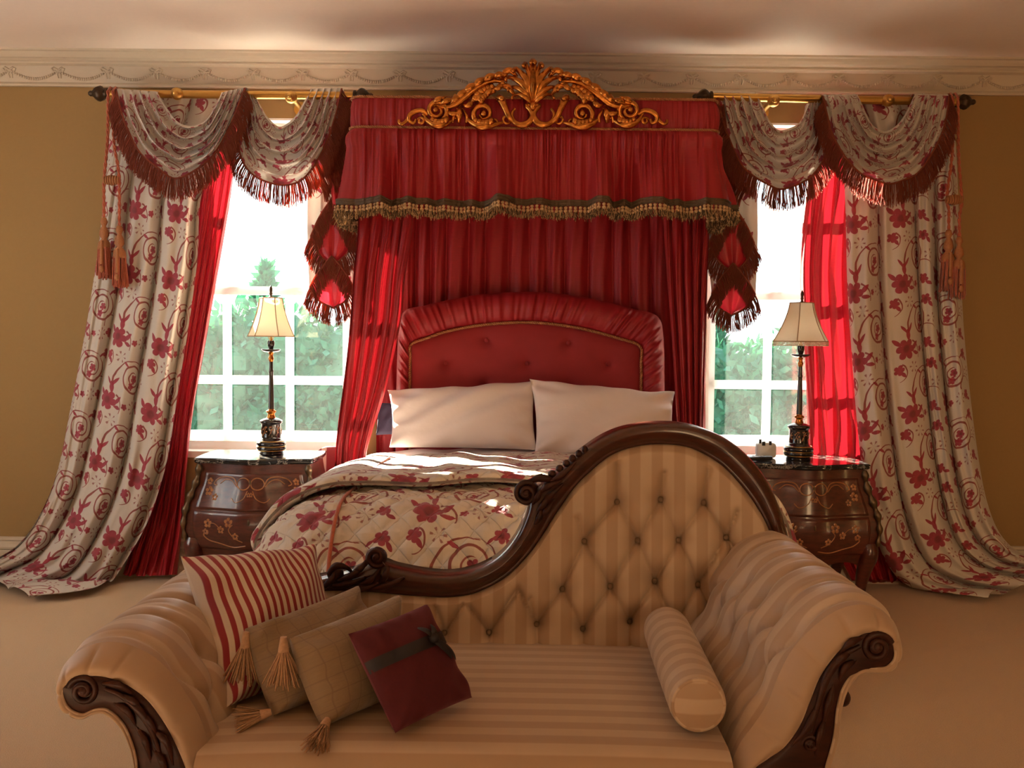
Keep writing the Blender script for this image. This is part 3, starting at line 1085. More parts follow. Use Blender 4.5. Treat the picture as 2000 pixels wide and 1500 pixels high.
def rope_tassel(label, x, top, knot, a, c, seed):
    rng = np.random.default_rng(seed)
    Y = YROD - .06
    t = thing('rope_tassel', label, 'tassel', U(*top, Y), 'rope tassels at the pole ends')
    for (ex, ey), sgn in ((a, -1), (c, 1)):
        p = cr([(top[0] + sgn * 5, top[1] - 8), (top[0] + sgn * 6, (top[1] + knot[1]) / 2), (knot[0] + sgn * 13, knot[1] - 22), (knot[0] + sgn * 15, knot[1] + 5), (ex, ey - 40), (ex, ey)], 60)
        q = U(p[:, 0], p[:, 1], Y - .012 * sgn)
        b = MB()
        for k in range(2):
            an = np.linspace(0, 60, 60) + k * PI
            b.tube(q + .0042 * np.stack([np.cos(an), np.sin(an), 0 * an], -1), .0055, 6)
        # over the pole
        b.tube([q[0], q[0] + [0, .03, .028], q[0] + [0, .08, .03], q[0] + [0, .11, .0]], .007, 6)
        b.build('rope', M['cord'], t)
        b = MB()
        tassel_mesh(b, q[-1], .33, .036, rng)
        tb = b.build('tassel', [M['goldcord'], M['cord']], t)
        b = MB()
        b.tube([q[-1] + [0, -.03, -.13], q[-1] + [0, -.036, -.26]], .009, 8)
        b.ell(q[-1] + np.array([0, -.037, -.285]), (.013, .013, .02), 10, 8)
        b.build('drop', M['goldcord'], tb)
    k = U(*knot, Y - .012)
    b = MB()
    for j in range(7):
        an = np.linspace(0, 2 * PI, 25)
        w_ = 1 - .12 * abs(j - 3)
        b.tube(k + np.stack([np.full(25, (j - 3) * .0125), .017 * w_ * np.cos(an), .024 * w_ * np.sin(an)], -1), .0065, 6, caps=False)
    b.ell(k, (.03, .015, .022), 12, 8)
    b.build('knot', M['goldcord'], t)


rope_tassel('rust rope with two tassels hanging from the left end of the left pole', 215, (216, 186), (218, 352), (203, 424), (233, 440), 41)
rope_tassel('rust rope with two tassels hanging from the right end of the right pole', 1868, (1866, 198), (1864, 390), (1853, 448), (1874, 462), 42)

# ================================================================= the bed canopy
YF = 4.5
cx0, cx1 = float(U(686, 225, YF)[0]), float(U(1402, 225, YF)[0])
zt = float(U(1043, 193, YF)[2]); zm = float(U(1043, 252, YF)[2]); zb = float(U(1043, 398, YF)[2])
canopy = thing('bed_canopy', 'crimson half tester canopy with tasselled valance fixed over the bed head', 'bed canopy', (0.5 * (cx0 + cx1), D, zb))


def ushape(s, off):
    """path around the canopy, s in 0..1 from the wall on the left round the front to the wall on the right; off metres outwards"""
    r = .05
    sd = D - YF - r
    Lf = cx1 - cx0 - 2 * r
    q = PI / 2 * r
    tot = 2 * sd + 2 * q + Lf
    d = np.asarray(s, float) * tot
    off = np.asarray(off, float) + 0 * d
    x, y = np.zeros_like(d + off), np.zeros_like(d + off)
    a = d < sd
    x = np.where(a, cx0 - off, x); y = np.where(a, D - d, y)
    t = np.clip((d - sd) / q, 0, 1) * PI / 2
    c1 = (d >= sd) & (d < sd + q)
    x = np.where(c1, cx0 + r - (r + off) * np.cos(t), x); y = np.where(c1, YF + r - (r + off) * np.sin(t), y)
    f = (d >= sd + q) & (d < sd + q + Lf)
    x = np.where(f, cx0 + r + d - sd - q, x); y = np.where(f, YF - off, y)
    t = np.clip((d - sd - q - Lf) / q, 0, 1) * PI / 2
    c2 = (d >= sd + q + Lf) & (d < sd + 2 * q + Lf)
    x = np.where(c2, cx1 - r + (r + off) * np.sin(t), x); y = np.where(c2, YF + r - (r + off) * np.cos(t), y)
    e = d >= sd + 2 * q + Lf
    x = np.where(e, cx1 + off, x); y = np.where(e, YF + r + (d - sd - 2 * q - Lf), y)
    return x, y, tot


rng = np.random.default_rng(77)
MB().box((cx0 + .012, YF + .012, zt - .03), (cx1 - .012, D, zt - .012)).build('tester_board', M['silk_bed'], canopy, smooth=False)
nu, nv = 1300, 24
s_ = np.linspace(0, 1, nu)
v_ = np.linspace(0, 1, nv)
g1 = noise1(nu, 190, .010, rng) + noise1(nu, 420, .005, rng)
g2 = noise1(nu, 170, .010, rng) + noise1(nu, 380, .005, rng)
off = g1[:, None] * np.sin(PI * np.clip(v_ * .9 + .08, 0, 1))[None] * (1 - v_) + g2[:, None] * v_ + .012 * np.sin(PI * v_)[None]
x, y, tot = ushape(s_[:, None] + 0 * v_[None], off)
P = np.stack([x, y, zt + (zm - zt) * v_[None] + 0 * x], -1)
MB().grid(P, np.stack(np.broadcast_arrays(s_[:, None] * tot, -v_[None] * .2), -1), flip=True).build('top_band', M['silk_bed'], canopy)

# gathered valance skirt
nv = 46
v_ = np.linspace(0, 1, nv)
fine = noise1(nu, 260, .016, rng)
mid = noise1(nu, 80, .055, rng)
big = noise1(nu, 40, .050, rng)
prof = sstep(v_ / .9)
off = .010 + fine[:, None] * (1 - .75 * v_)[None] * np.minimum(v_ * 12, 1)[None] + (mid[:, None] + big[:, None]) * prof[None] + .070 * (v_ ** 1.2)[None] + .012 * np.sin(PI * np.minimum(v_ * 4, 1))[None]
x, y, tot = ushape(s_[:, None] + 0 * v_[None], off)
hemz = zb + .012 * (mid / .055)[:, None] * .5 + 0 * v_[None]
z = zm + (hemz - zm) * v_[None]
SK = np.stack([x, y, z], -1)
MB().grid(SK, np.stack(np.broadcast_arrays(s_[:, None] * tot * 1.4, -v_[None] * .36), -1), flip=True).build('valance', M['silk_bed'], canopy)


def twist(b, path, r, pitch, k=2, mi=0):
    p = np.asarray(path, float)
    s = np.concatenate([[0], np.cumsum(np.linalg.norm(np.diff(p, axis=0), axis=1))])
    n = max(20, int(s[-1] / pitch * 8))
    q = np.stack([np.interp(np.linspace(0, s[-1], n), s, p[:, j]) for j in range(3)], -1)
    t = np.gradient(q, axis=0); t /= np.maximum(np.linalg.norm(t, axis=1), 1e-9)[:, None]
    w = np.cross(t, np.array([0, 1.0, .02])); w /= np.maximum(np.linalg.norm(w, axis=1), 1e-9)[:, None]
    c = np.cross(t, w)
    for j in range(k):
        a = 2 * PI * np.linspace(0, s[-1], n) / pitch + j * 2 * PI / k
        b.tube(q + r * .5 * (np.cos(a)[:, None] * w + np.sin(a)[:, None] * c), r * .62, 5, mi)


for nm, zz, o_ in (('upper_cord', zt + .002, .006), ('lower_cord', zm, .014)):
    ss = np.linspace(0, 1, 700)
    x, y, _ = ushape(ss, o_)
    b = MB()
    twist(b, np.stack([x, y, np.full(700, zz)], -1), .0065, .022)
    b.build(nm, M['goldcord'], canopy)
# braid along the hem, then the tassel fringe
b = MB()
hemP = SK[:, -1]
hn = np.stack(ushape(s_, off[:, -1] + .004)[:2] + (hemz[:, 0],), -1)
G = np.stack([hn + [0, 0, dz] for dz in (.014, .010, -.008, -.014)], 1)
b.grid(G, None, flip=True)
for dz in (.013, .0, -.013):
    b.tube(hn + np.array([0, -.001, dz]), .0026, 5)
b.build('braid', M['gimp'], canopy)
b = MB()
hs = np.concatenate([[0], np.cumsum(np.linalg.norm(np.diff(hn, axis=0), axis=1))])
nt_ = int(hs[-1] / .0245)
kk = np.linspace(.01, hs[-1] - .01, nt_)
C = np.stack([np.interp(kk, hs, hn[:, j]) for j in range(3)], -1)
for c in C:
    c = c + np.array([0, -.006, -.02])
    b.ell(c + np.array([0, 0, -.004]), (.0085, .0085, .0075), 8, 6)
    b.ell(c + np.array([0, 0, -.019]), (.010, .010, .009), 8, 6)
for rr in range(4):
    S0 = np.repeat(C, 8, 0) + np.array([0, -.006, -.045]) + rng.normal(0, .0045, (nt_ * 8, 3))
    hang(b, S0, np.tile([0, -.03, -1.0], (nt_ * 8, 1)) + rng.normal(0, .22, (nt_ * 8, 3)), rng.uniform(.018, .03, nt_ * 8), .0015, rng, 3, 1 if rr < 2 else 0)
S0 = np.repeat(C, 6, 0) + np.array([0, 0, -.012]) + rng.normal(0, .006, (nt_ * 6, 3)) * [1, .5, .3]
hang(b, S0, np.tile([0, 0, -1.0], (nt_ * 6, 1)), rng.uniform(.045, .06, nt_ * 6), .0014, rng, 3, 1)
b.build('tassel_fringe', [M['pom'], M['gimp']], canopy)

# ---- gilded crest, carved on both sides of its middle leaf (drawn about x = 1041)
YC = YF - .035


def cpt(x, y, d=0.0):
    return U(x, y, YC - d)


def stroke(b, pts, r0, r1, r2, d=.012, flat=.75, k=8):
    """a carved, tapering strap along frame points, mirrored about the middle"""
    n = 40
    p = cr(pts, n)
    t = np.linspace(0, 1, n)
    r = np.where(t < .5, r0 + (r1 - r0) * sstep(t * 2), r1 + (r2 - r1) * sstep(t * 2 - 1)) * .0031
    for mm in (1, -1):
        q = p.copy()
        if mm < 0:
            q[:, 0] = 2 * 1041 - q[:, 0]
        P3 = U(q[:, 0], q[:, 1], YC - d * np.sin(PI * np.clip(t, .05, .95)))
        b.tube(P3, r, k, flat=flat, axis=(0, 1, 0))


def spiral(cx, cy, R, r, turns, a0, sgn=1, n=14):
    t = np.linspace(0, 1, n)
    a = math.radians(a0) + sgn * t * turns * 2 * PI
    rad = R + (r - R) * t
    return [(cx + rad[i] * math.cos(a[i]), cy + rad[i] * math.sin(a[i])) for i in range(n)]


def leafy(b, pts, n, L, w, d=.014, both=True, up=1):
    """a run of little acanthus lobes along frame points, mirrored"""
    p = cr(pts, n + 2)
    tg = np.gradient(p, axis=0)
    tg /= np.linalg.norm(tg, axis=1)[:, None]
    for i in range(1, n + 1):
        for sd in ((1, -1) if both else (up,)):
            nrm = np.array([-tg[i, 1], tg[i, 0]]) * sd
            dirv = tg[i] * .75 + nrm * .75
            s = (1 - .35 * i / n)
            e = p[i] + dirv * L * s
            m_ = p[i] + dirv * L * s * .55 + nrm * L * .08
            stroke(b, [tuple(p[i]), tuple(m_), tuple(e)], w * .5 * s, w * s, w * .15, d, .8, 6)


crest = MB()
# middle palmette
fan = MB()
for tip, w in (((1041, 117), 7.0), ((1026, 123), 6.2), ((1006, 133), 6.5), ((992, 150), 5.8), ((996, 170), 5.0), ((1004, 186), 4.2)):
    mx = 1041 + (tip[0] - 1041) * .30
    my = 204 + (tip[1] - 204) * .62
    stroke(fan, [(1040, 206), (mx, my), ((mx + tip[0]) / 2 - 1.5, (my + tip[1]) / 2 - 5), tip], 2.2, w, w * .55, .03, .7)
    stroke(fan, [tip, (tip[0] - 4, tip[1] + 5), (tip[0] - 2, tip[1] + 11)], w * .5, w * .45, 1.2, .036, .9)
fan.ell(cpt(1041, 207, .02), (.016, .014, .02), 10, 8)
stroke(fan, [(1041, 203), (1041, 150), (1041, 122)], 2, 4.5, 3, .045, .7)
# curled bracts at both sides of the palmette
stroke(fan, [(1010, 150), (998, 138), (988, 140), (984, 148), (990, 154)], 3, 5, 3, .02)
stroke(fan, [(1006, 186), (992, 170), (978, 168), (970, 172)], 2.5, 5, 2, .02)
stroke(fan, [(985, 158), (974, 148), (966, 152), (968, 160)], 2, 4, 1.6, .02)
# C-scrolls under it
stroke(crest, [(1040, 205), (1028, 206), (1036, 215), (1040, 226), (1032, 240), (1016, 244), (1003, 236), (1000, 222), (1006, 212)], 3, 5.4, 2.2, .018)
stroke(crest, [(1020, 244), (1006, 240), (994, 228), (986, 210), (978, 194), (972, 190)], 2.5, 4.6, 6.5, .02)
stroke(crest, [(972, 190), (980, 192), (984, 200)], 5.5, 4, 1.5, .026)
stroke(crest, spiral(990, 233, 9, 4, 1.1, 20, 1), 2, 2.2, 3, .012)
stroke(crest, spiral(966, 238, 6, 3, 1.0, 160, -1), 1.8, 2.2, 2.6, .012)
# second scroll with its leaf
stroke(crest, spiral(944, 222, 24, 7, 1.35, 40, 1), 4.6, 4.0, 3.2, .016)
stroke(crest, [(985, 238), (962, 244), (940, 246), (920, 238), (908, 224)], 2, 7.0, 2.0, .024, .8)
leafy(crest, [(972, 240), (945, 243), (922, 236)], 5, 13, 7, .03, False, 1)
stroke(crest, [(945, 212), (944, 224), (942, 232)], 2, 4.2, 1.6, .02)
# third scroll with its leaf
stroke(crest, spiral(853, 216, 22, 6, 1.4, 60, -1), 4.6, 4.0, 3.0, .016)
stroke(crest, [(890, 230), (874, 240), (855, 244), (836, 236), (826, 222)], 2, 6.6, 2.2, .024, .8)
leafy(crest, [(884, 236), (858, 241), (838, 234)], 5, 12, 6.5, .03, False, 1)
stroke(crest, [(853, 206), (850, 216), (846, 222)], 2, 4, 1.5, .02)
# pendant husk between them
stroke(crest, [(899, 206), (897, 222), (896, 240)], 2, 5.4, 3.2, .022)
stroke(crest, [(903, 212), (912, 228), (910, 240)], 1.6, 2.4, 2.0, .016)
stroke(crest, [(893, 212), (886, 228), (884, 240)], 1.6, 2.4, 2.0, .016)
# end scroll and tail
stroke(crest, [(836, 224), (824, 216), (810, 218), (800, 226), (800, 236), (808, 240), (812, 233)], 3.6, 4.2, 2.6, .014)
stroke(crest, spiral(822, 236, 7, 3, 1.1, 200, 1), 2, 2.2, 2.6, .012)
stroke(crest, [(800, 228), (794, 236), (786, 242), (780, 240), (779, 234)], 3.4, 2.8, 2.4, .01)
# rising acanthus ridge from the end scroll up to the palmette
stroke(crest, [(840, 203), (862, 208), (884, 206), (902, 194), (922, 178), (944, 164), (966, 158), (984, 160)], 3, 5.6, 3.4, .02)
for p_, q_, r_, w_ in (((846, 208), (852, 196), (866, 190), 6), ((858, 210), (868, 198), (884, 194), 6.5), ((872, 212), (882, 222), (896, 220), 5.5), ((876, 208), (888, 194), (902, 184), 7),
                       ((892, 204), (898, 186), (914, 174), 7.5), ((900, 202), (914, 206), (924, 196), 6.5), ((908, 192), (914, 174), (930, 162), 8), ((918, 188), (932, 192), (942, 180), 7),
                       ((926, 178), (932, 162), (948, 152), 8), ((938, 176), (952, 180), (960, 168), 7), ((944, 166), (952, 152), (968, 146), 8), ((958, 168), (972, 172), (982, 162), 6.5), ((962, 158), (972, 146), (986, 146), 7)):
    e_ = (q_[0] + (r_[0] - q_[0]) * 1.5, q_[1] + (r_[1] - q_[1]) * 1.35)
    stroke(crest, [p_, q_, e_], 1.6, w_ * .70, .5, .03, .6)
    for f_ in (.45, .75):
        m_ = (q_[0] + (e_[0] - q_[0]) * f_, q_[1] + (e_[1] - q_[1]) * f_)
        stroke(crest, [(p_[0] * .4 + m_[0] * .6, p_[1] * .4 + m_[1] * .6), m_, (m_[0] + 5, m_[1] + 7)], 1.0, w_ * .36, .4, .028, .6)
stroke(crest, [(904, 194), (893, 196), (887, 190), (890, 184)], 3, 3, 1.6, .012)
leafy(crest, [(930, 205), (936, 190), (950, 178), (966, 172)], 6, 16, 7.5, .022)
ob = crest.build('gilt_crest', M['gilt'], canopy)
fan.build('palmette', M['gilt'], ob)


# ================================================================= bed hangings (drapes behind and beside the head)
def bed_drape(name, label, Lp, Rp, n, amp, Y0, seed, **kw):
    return curtain(name, M['silk_bed'], label, Lp, Rp, n, amp, Y0, seed=seed, cat='bed curtain', group='crimson bed hangings', **kw)


bed_drape('bed_drape', 'crimson silk hanging gathered flat behind the headboard', [(735, 268), (735, 500), (735, 800), (735, 1060)], [(1378, 268), (1378, 500), (1378, 800), (1378, 1060)], 17, .045, 5.32, 51, nu=420, nv=60, sharp=.85)
bed_drape('bed_drape', 'crimson silk bed drape falling left of the pillows beside the left window', [(702, 330), (699, 440), (690, 540), (682, 650), (672, 740), (660, 830), (654, 900), (650, 1010), (648, 1120)],
          [(812, 330), (806, 440), (792, 540), (784, 620), (768, 700), (748, 780), (728, 840), (714, 900), (708, 1010), (704, 1120)], 5, .075, 5.02, 52, nu=160, nv=120, flare=[(0, .9), (.5, 1), (1, .7)])
bed_drape('bed_drape', 'crimson silk bed drape falling right of the pillows beside the right window', [(1290, 330), (1296, 440), (1304, 560), (1312, 660), (1318, 760), (1324, 860), (1330, 980), (1334, 1120)],
          [(1390, 330), (1386, 440), (1381, 560), (1377, 700), (1373, 830), (1371, 940), (1370, 1120)], 5, .07, 5.02, 53, nu=150, nv=110)

# ================================================================= the bed
XC = float(U(1040, 800, 4.9)[0])
BW, BF, BH = .70, 3.50, 5.16      # half width and foot line of the flat part, head line


def ztop(Y):
    return .780 + 0.0 * Y


bed = thing('double_bed', 'double bed with crimson buttoned headboard between the two windows', 'bed', (XC, 4.3, 0))
MB().box((XC - .72, 3.28, .06), (XC + .72, 5.2, .40)).build('bed_base', M['silk_bed'], bed, smooth=False)
b = MB()
n = 40
uu = np.linspace(-1, 1, n)
gx, gy = np.meshgrid(uu, uu, indexing='ij')
edge = np.maximum(np.abs(gx), np.abs(gy)) ** 12
for zz, sg in ((.755, 1), (.41, -1)):
    P = np.stack([XC + gx * .70, 4.22 + gy * .92, zz - sg * .05 * edge], -1)
    b.grid(P, None, flip=sg < 0)
th = np.linspace(0, 2 * PI, 161)[:-1]
sq = lambda a: np.sign(np.cos(a)) * np.abs(np.cos(a)) ** .12
P = np.stack([np.stack([XC + .70 * sq(th), 4.22 + .92 * sq(th - PI / 2), np.full(160, zz)], -1) for zz in (.46, .60, .705)], 1)
b.grid(P, None, cu=True)
b.build('mattress', M['linen'], bed)
for sx in (-.66, .66):
    for yy in (3.34, 5.12):
        MB().lathe([(0, 0), (.022, 0), (.028, .02), (.034, .06), (.034, .065), (0, .065)], (XC + sx, yy, 0), 16).build('leg', M['wood'], bed)

# headboard
YHB = 5.17
outer = cr([(772, 900), (774, 760), (778, 650), (790, 608), (828, 597), (866, 588), (925, 577), (990, 571), (1065, 571), (1130, 579), (1190, 591), (1240, 604), (1284, 618), (1296, 660), (1298, 760), (1300, 900)], 900)
inner = cr([(800, 900), (800, 780), (801, 700), (803, 673), (835, 660), (870, 648), (925, 637), (985, 631), (1040, 630), (1095, 635), (1150, 645), (1205, 660), (1249, 676), (1252, 710), (1252, 780), (1252, 900)], 900)
hb = MB()
nv = 22
v_ = np.linspace(0, 1, nv)
rg = np.random.default_rng(9)
ruch = noise1(900, 170, .011, rg)[:, None] + noise1(900, 90, .008, rg)[:, None]
px = outer[:, :1] * (1 - v_) + inner[:, :1] * v_
py = outer[:, 1:] * (1 - v_) + inner[:, 1:] * v_
Y = YHB + .02 - .055 * np.sin(PI * np.clip(v_, 0, 1)) ** .6 - ruch * np.sin(PI * v_) ** .4
Pf = U(px, py, Y)
hb.grid(Pf, np.stack(np.broadcast_arrays(np.linspace(0, 2.6, 900)[:, None], v_[None] * .15), -1))
bk = Pf[:, 0].copy(); bk[:, 1] = 5.245
hb.grid(np.stack([bk, Pf[:, 0]], 1), None)
hbo = hb.build('headboard', M['silk_bed'], bed)
# inner velvet panel with buttons
btn = [(950, 665), (1110, 670), (871, 709), (1030, 710), (1187, 711), (950, 750), (1110, 752), (871, 792), (1030, 794), (1187, 794)]
nx_, ny_ = 150, 90
top_x = inner[:, 0]
xs_ = np.linspace(801.5, 1251, nx_)
mask = (inner[:, 1] < 760)
order = np.argsort(inner[mask, 0])
ty = np.interp(xs_, inner[mask, 0][order], inner[mask, 1][order])
t_ = np.linspace(0, 1, ny_)
py = ty[:, None] * (1 - t_) + 900 * t_
px = xs_[:, None] + 0 * py
ed = np.minimum(np.minimum((px - 800) / 14, (1252 - px) / 14), (py - ty[:, None]) / 14)
puff = .035 * (1 - np.exp(-np.clip(ed, 0, None)))
for bx, by in btn:
    r2 = ((px - bx) ** 2 + (py - by) ** 2) ** .5
    puff -= .026 * np.exp(-(r2 / 9) ** 1.2) + .010 * np.exp(-(r2 / 28) ** 2)
P = U(px, py, YHB + .012 - puff)
MB().grid(P, np.stack([px * .0029, -py * .0029], -1)).build('panel', M['velvet'], hbo)
b = MB()
c3 = U(inner[:, 0], inner[:, 1], YHB - .006)
twist(b, c3, .008, .024)
b.build('cord_trim', M['goldcord'], hbo)
for bx, by in btn[:5]:
    MB().ell(U(bx, by, YHB + .000), (.012, .006, .012), 12, 6).build('button', M['velvet'], hbo)


# ---- covers: one rule for the way cloth lies on the bed and falls over its sides and foot
def fall(d, lb=.52, pm=math.radians(76)):
    tt = np.linspace(0, 1.6, 400)
    ph = pm * sstep(tt / lb)
    f = np.concatenate([[0], np.cumsum(np.cos(ph[:-1]) * np.diff(tt))])
    g = np.concatenate([[0], np.cumsum(np.sin(ph[:-1]) * np.diff(tt))])
    return np.interp(d, tt, f), np.interp(d, tt, g)


def bed_surf(a, bY, h=0.0, rip=0.0, seed=0, crown=.025):
    """a metres across from the middle, bY depth coordinate of the cloth; h lift along the normal"""
    a, bY = np.broadcast_arrays(np.asarray(a, float), np.asarray(bY, float))

    def raw(a, bY):
        dx = np.maximum(np.abs(a) - BW, 0)
        dy = np.maximum(BF - bY, 0)
        d = np.hypot(dx, dy)
        ux = np.where(d > 1e-9, dx / np.maximum(d, 1e-9), 0) * np.sign(a)
        uy = np.where(d > 1e-9, -dy / np.maximum(d, 1e-9), 0)
        d = np.minimum(d, .80)
        f, g = fall(d)
        f2, g2 = fall(d, .36, math.radians(83))
        wt = np.clip(a / BW, 0, 1) * np.clip(dx / np.maximum(d, 1e-9), 0, 1)
        f, g = f + (f2 - f) * wt, g + (g2 - g) * wt
        bx, by = np.clip(a, -BW, BW), np.maximum(bY, BF)
        side = np.arctan2(dy, dx)
        rp = rip * np.clip((d - .25) / .5, 0, 1) * (np.sin(side * 9 + by * 11 + np.sign(a) * 2 + seed) + .6 * np.sin(by * 23 + bx * 17 + side * 5))
        f = f + rp
        z = ztop(by) - g + crown * (1 - (bx / BW) ** 2) * np.clip((by - BF) / .5 + .6, 0, 1)
        return np.stack([XC + bx + ux * f, by + uy * f, z], -1)
    p = raw(a, bY)
    if np.any(np.asarray(h) != 0):
        e = 2e-3
        n_ = np.cross(raw(a + e, bY) - raw(a - e, bY), raw(a, bY + e) - raw(a, bY - e))
        n_ /= np.maximum(np.linalg.norm(n_, axis=-1), 1e-9)[..., None]
        p = p + n_ * np.asarray(h)[..., None]
    p[..., 2] = np.maximum(p[..., 2], .02)
    return p


rg = np.random.default_rng(15)
# white sheet and blanket over the mattress
aa = np.linspace(-1.22, 1.22, 150)[:, None]
bb = np.linspace(3.75, 5.13, 90)[None]
wr = sum(rg.uniform(.001, .0028) * np.sin(rg.uniform(4, 22) * aa + rg.uniform(3, 16) * bb + rg.uniform(0, 6)) for _ in range(12))
P = bed_surf(aa, bb, .0 + wr, rip=.012)
tag(MB().grid(P, np.stack(np.broadcast_arrays(aa, bb), -1)).build('bed_sheet', M['linen'], None), 'white sheet turned up to the pillows on the bed', 'bed sheet')

# quilted floral bedspread
quilt = None
aa = np.linspace(-1.55, 1.55, 330)[:, None]
bb = np.linspace(2.72, 4.50, 200)[None]
kq = .105
q1 = np.abs(((aa + bb * .9) / kq) % 1 - .5); q2 = np.abs(((aa - bb * .9) / kq) % 1 - .5)
pf = np.minimum(1 - 2 * q1, 1 - 2 * q2)
pf = 1 - np.minimum(2 * (.5 - q1), 2 * (.5 - q2)) * 0
puffq = .016 * np.clip(np.minimum(2 * (.5 - np.abs(.5 - 0 - q1) * 0 - q1), 2 * (.5 - q2)), 0, 1) ** .5
wr = sum(rg.uniform(.001, .0025) * np.sin(rg.uniform(3, 14) * aa + rg.uniform(3, 14) * bb + rg.uniform(0, 6)) for _ in range(10))
P = bed_surf(aa, bb, .016 + puffq + wr, rip=.022)
zfix = P[..., 1] < 2.93
P[..., 1] = np.maximum(P[..., 1], 2.93 + .004 * (2.93 - np.minimum(P[..., 1], 2.93)))
root = MB().grid(P, np.stack(np.broadcast_arrays(aa + .08, bb * 1.0), -1)).build('bedspread', M['quilt'])
tag(root, 'quilted floral bedspread covering the lower half of the bed', 'bedspread')
# the end folded back on itself, a thick flap with a rolled lip
m_ = 36
an = np.linspace(0, 2 * PI, m_, endpoint=False)
b0, b1 = 3.545, 4.52
ca, sa = np.cos(an), np.sin(an)
bl = (b0 + b1) / 2 - (b1 - b0) / 2 * np.sign(ca) * np.abs(ca) ** .22
hl = .050 + .028 * np.sign(sa) * np.abs(sa) ** .55
hl = hl - (hl - .022) * .62 * np.clip((bl - b0) / (b1 - b0), 0, 1)
a2 = np.linspace(-1.16, 1.16, 200)[:, None]
wob = noise1(200, 9, .012, rg)[:, None] + noise1(200, 26, .004, rg)[:, None]
hw = .004 * np.sin(a2 * 31) * (sa > 0)[None] + .006 * np.sin(a2 * 13 + 3 * bl[None])
lipw = np.clip((bl[None] - b0 - .25) / -.25, 0, 1)
edge = 1 - np.clip((np.abs(a2) - 1.10) / .06, 0, 1) ** 2
P = bed_surf(a2 + 0 * bl[None], bl[None] + wob * lipw + .02 * np.sin(a2 * 2) * lipw, (.030 + (hl[None] - .024 + hw) * (.25 + .75 * edge) + .012 * lipw), rip=.02)
uvl = np.cumsum(np.r_[0, np.hypot(np.diff(bl), np.diff(hl))])
b = MB().grid(P, np.stack(np.broadcast_arrays(a2 + .19, uvl[None] + .07), -1), cv=True)
b.build('folded_flap', M['quilt'], root)
# corded seams, one at each side
for sx in (-1, 1):
    bs = np.linspace(2.80, 3.66, 80)
    MB().tube(bed_surf(np.full(80, sx * .735), bs, .028, rip=.022), .0075, 6).build('seam_cord', M['cord'], root)
    bs = np.linspace(3.56, 4.44, 60)
    MB().tube(bed_surf(np.full(60, sx * .70), bs, np.linspace(.080, .048, 60), rip=.0), .006, 6).build('seam_cord', M['cord'], root)


# ---- pillows and cushions
def cushion(b, TL, TR, BR, BL, th, n=30, ear=.06, size=None, seed=0, mi=0, sag=0.0, uvr=False, wrinkle=1.0, pw=.5):
    rg = np.random.default_rng(seed)
    TL, TR, BR, BL = (np.asarray(p, float) for p in (TL, TR, BR, BL))
    s = np.linspace(-1, 1, n)
    s = np.sign(s) * (1 - (1 - np.abs(s)) ** 1.35)
    u, v = np.meshgrid(s, s, indexing='ij')
    us = u * (1 - ear * (1 - v ** 2) ** .8)
    vs = v * (1 - ear * (1 - u ** 2) ** .8)
    A, B = (us + 1) / 2, (vs + 1) / 2
    mid = (1 - A)[..., None] * ((1 - B)[..., None] * TL + B[..., None] * BL) + A[..., None] * ((1 - B)[..., None] * TR + B[..., None] * BR)
    nrm = np.cross(TR + BR - TL - BL, BL + BR - TL - TR)
    nrm /= np.linalg.norm(nrm)
    if nrm[1] > 0:
        nrm = -nrm
    w = np.linalg.norm(TR - TL); h = np.linalg.norm(BL - TL)
    h0 = ((1 - u ** 2) * (1 - v ** 2)) ** pw
    wr = sum(rg.uniform(.3, 1) * np.sin(rg.uniform(2, 9) * u + rg.uniform(2, 9) * v + rg.uniform(0, 6)) for _ in range(9)) * .0022 * wrinkle
    # puckers that run out to the corners
    pk = np.sin(14 * np.arctan2(u, v)) * np.clip(np.hypot(u, v) - .8, 0, .5) * .014 * wrinkle
    uv = np.stack([(u + 1) * w / 2, -(v + 1) * h / 2], -1)
    front = mid + nrm * (th * h0 + (wr + pk) * (h0 > .05))[..., None]
    back = mid - nrm * (th * .8 * h0)[..., None]
    if sag:
        front[..., 2] -= sag * h0; back[..., 2] -= sag * h0
    b.grid(front, uv, mi=mi)
    b.grid(back, uv, mi=mi, flip=True)
    rim = np.concatenate([mid[0, :], mid[1:, -1], mid[-1, -2::-1], mid[-2:0:-1, 0]])
    return mid, nrm, rim, front


def PT(px, py, Y):
    return U(px, py, Y)


b = MB()
cushion(b, PT(757, 762, 5.03), PT(1048, 744, 5.06), PT(1050, 880, 4.90), PT(760, 874, 4.90), .10, 46, .055, seed=61, wrinkle=2.2, pw=.42)
tag(b.build('pillow', M['linen'], None), 'white cotton pillow on the left half of the bed, against the headboard', 'pillow', 'white bed pillows')
b = MB()
cushion(b, PT(1034, 740, 5.03), PT(1318, 768, 5.06), PT(1322, 886, 4.89), PT(1044, 888, 4.87), .10, 46, .055, seed=62, wrinkle=2.2, pw=.42)
tag(b.build('pillow', M['linen'], None), 'white cotton pillow on the right half of the bed, partly behind the chaise back', 'pillow', 'white bed pillows')
b = MB()
cushion(b, PT(738, 786, 5.12), PT(800, 786, 5.12), PT(800, 850, 5.10), PT(734, 850, 5.10), .03, 16, .05, seed=63)
tag(b.build('cushion', M['navy'], None), 'dark navy cushion just showing behind the left white pillow', 'cushion')

# ================================================================= bombe chests beside the bed
ZCH = .775        # top of the marble
CHY = 4.80        # front corners
CHB = 5.13        # back


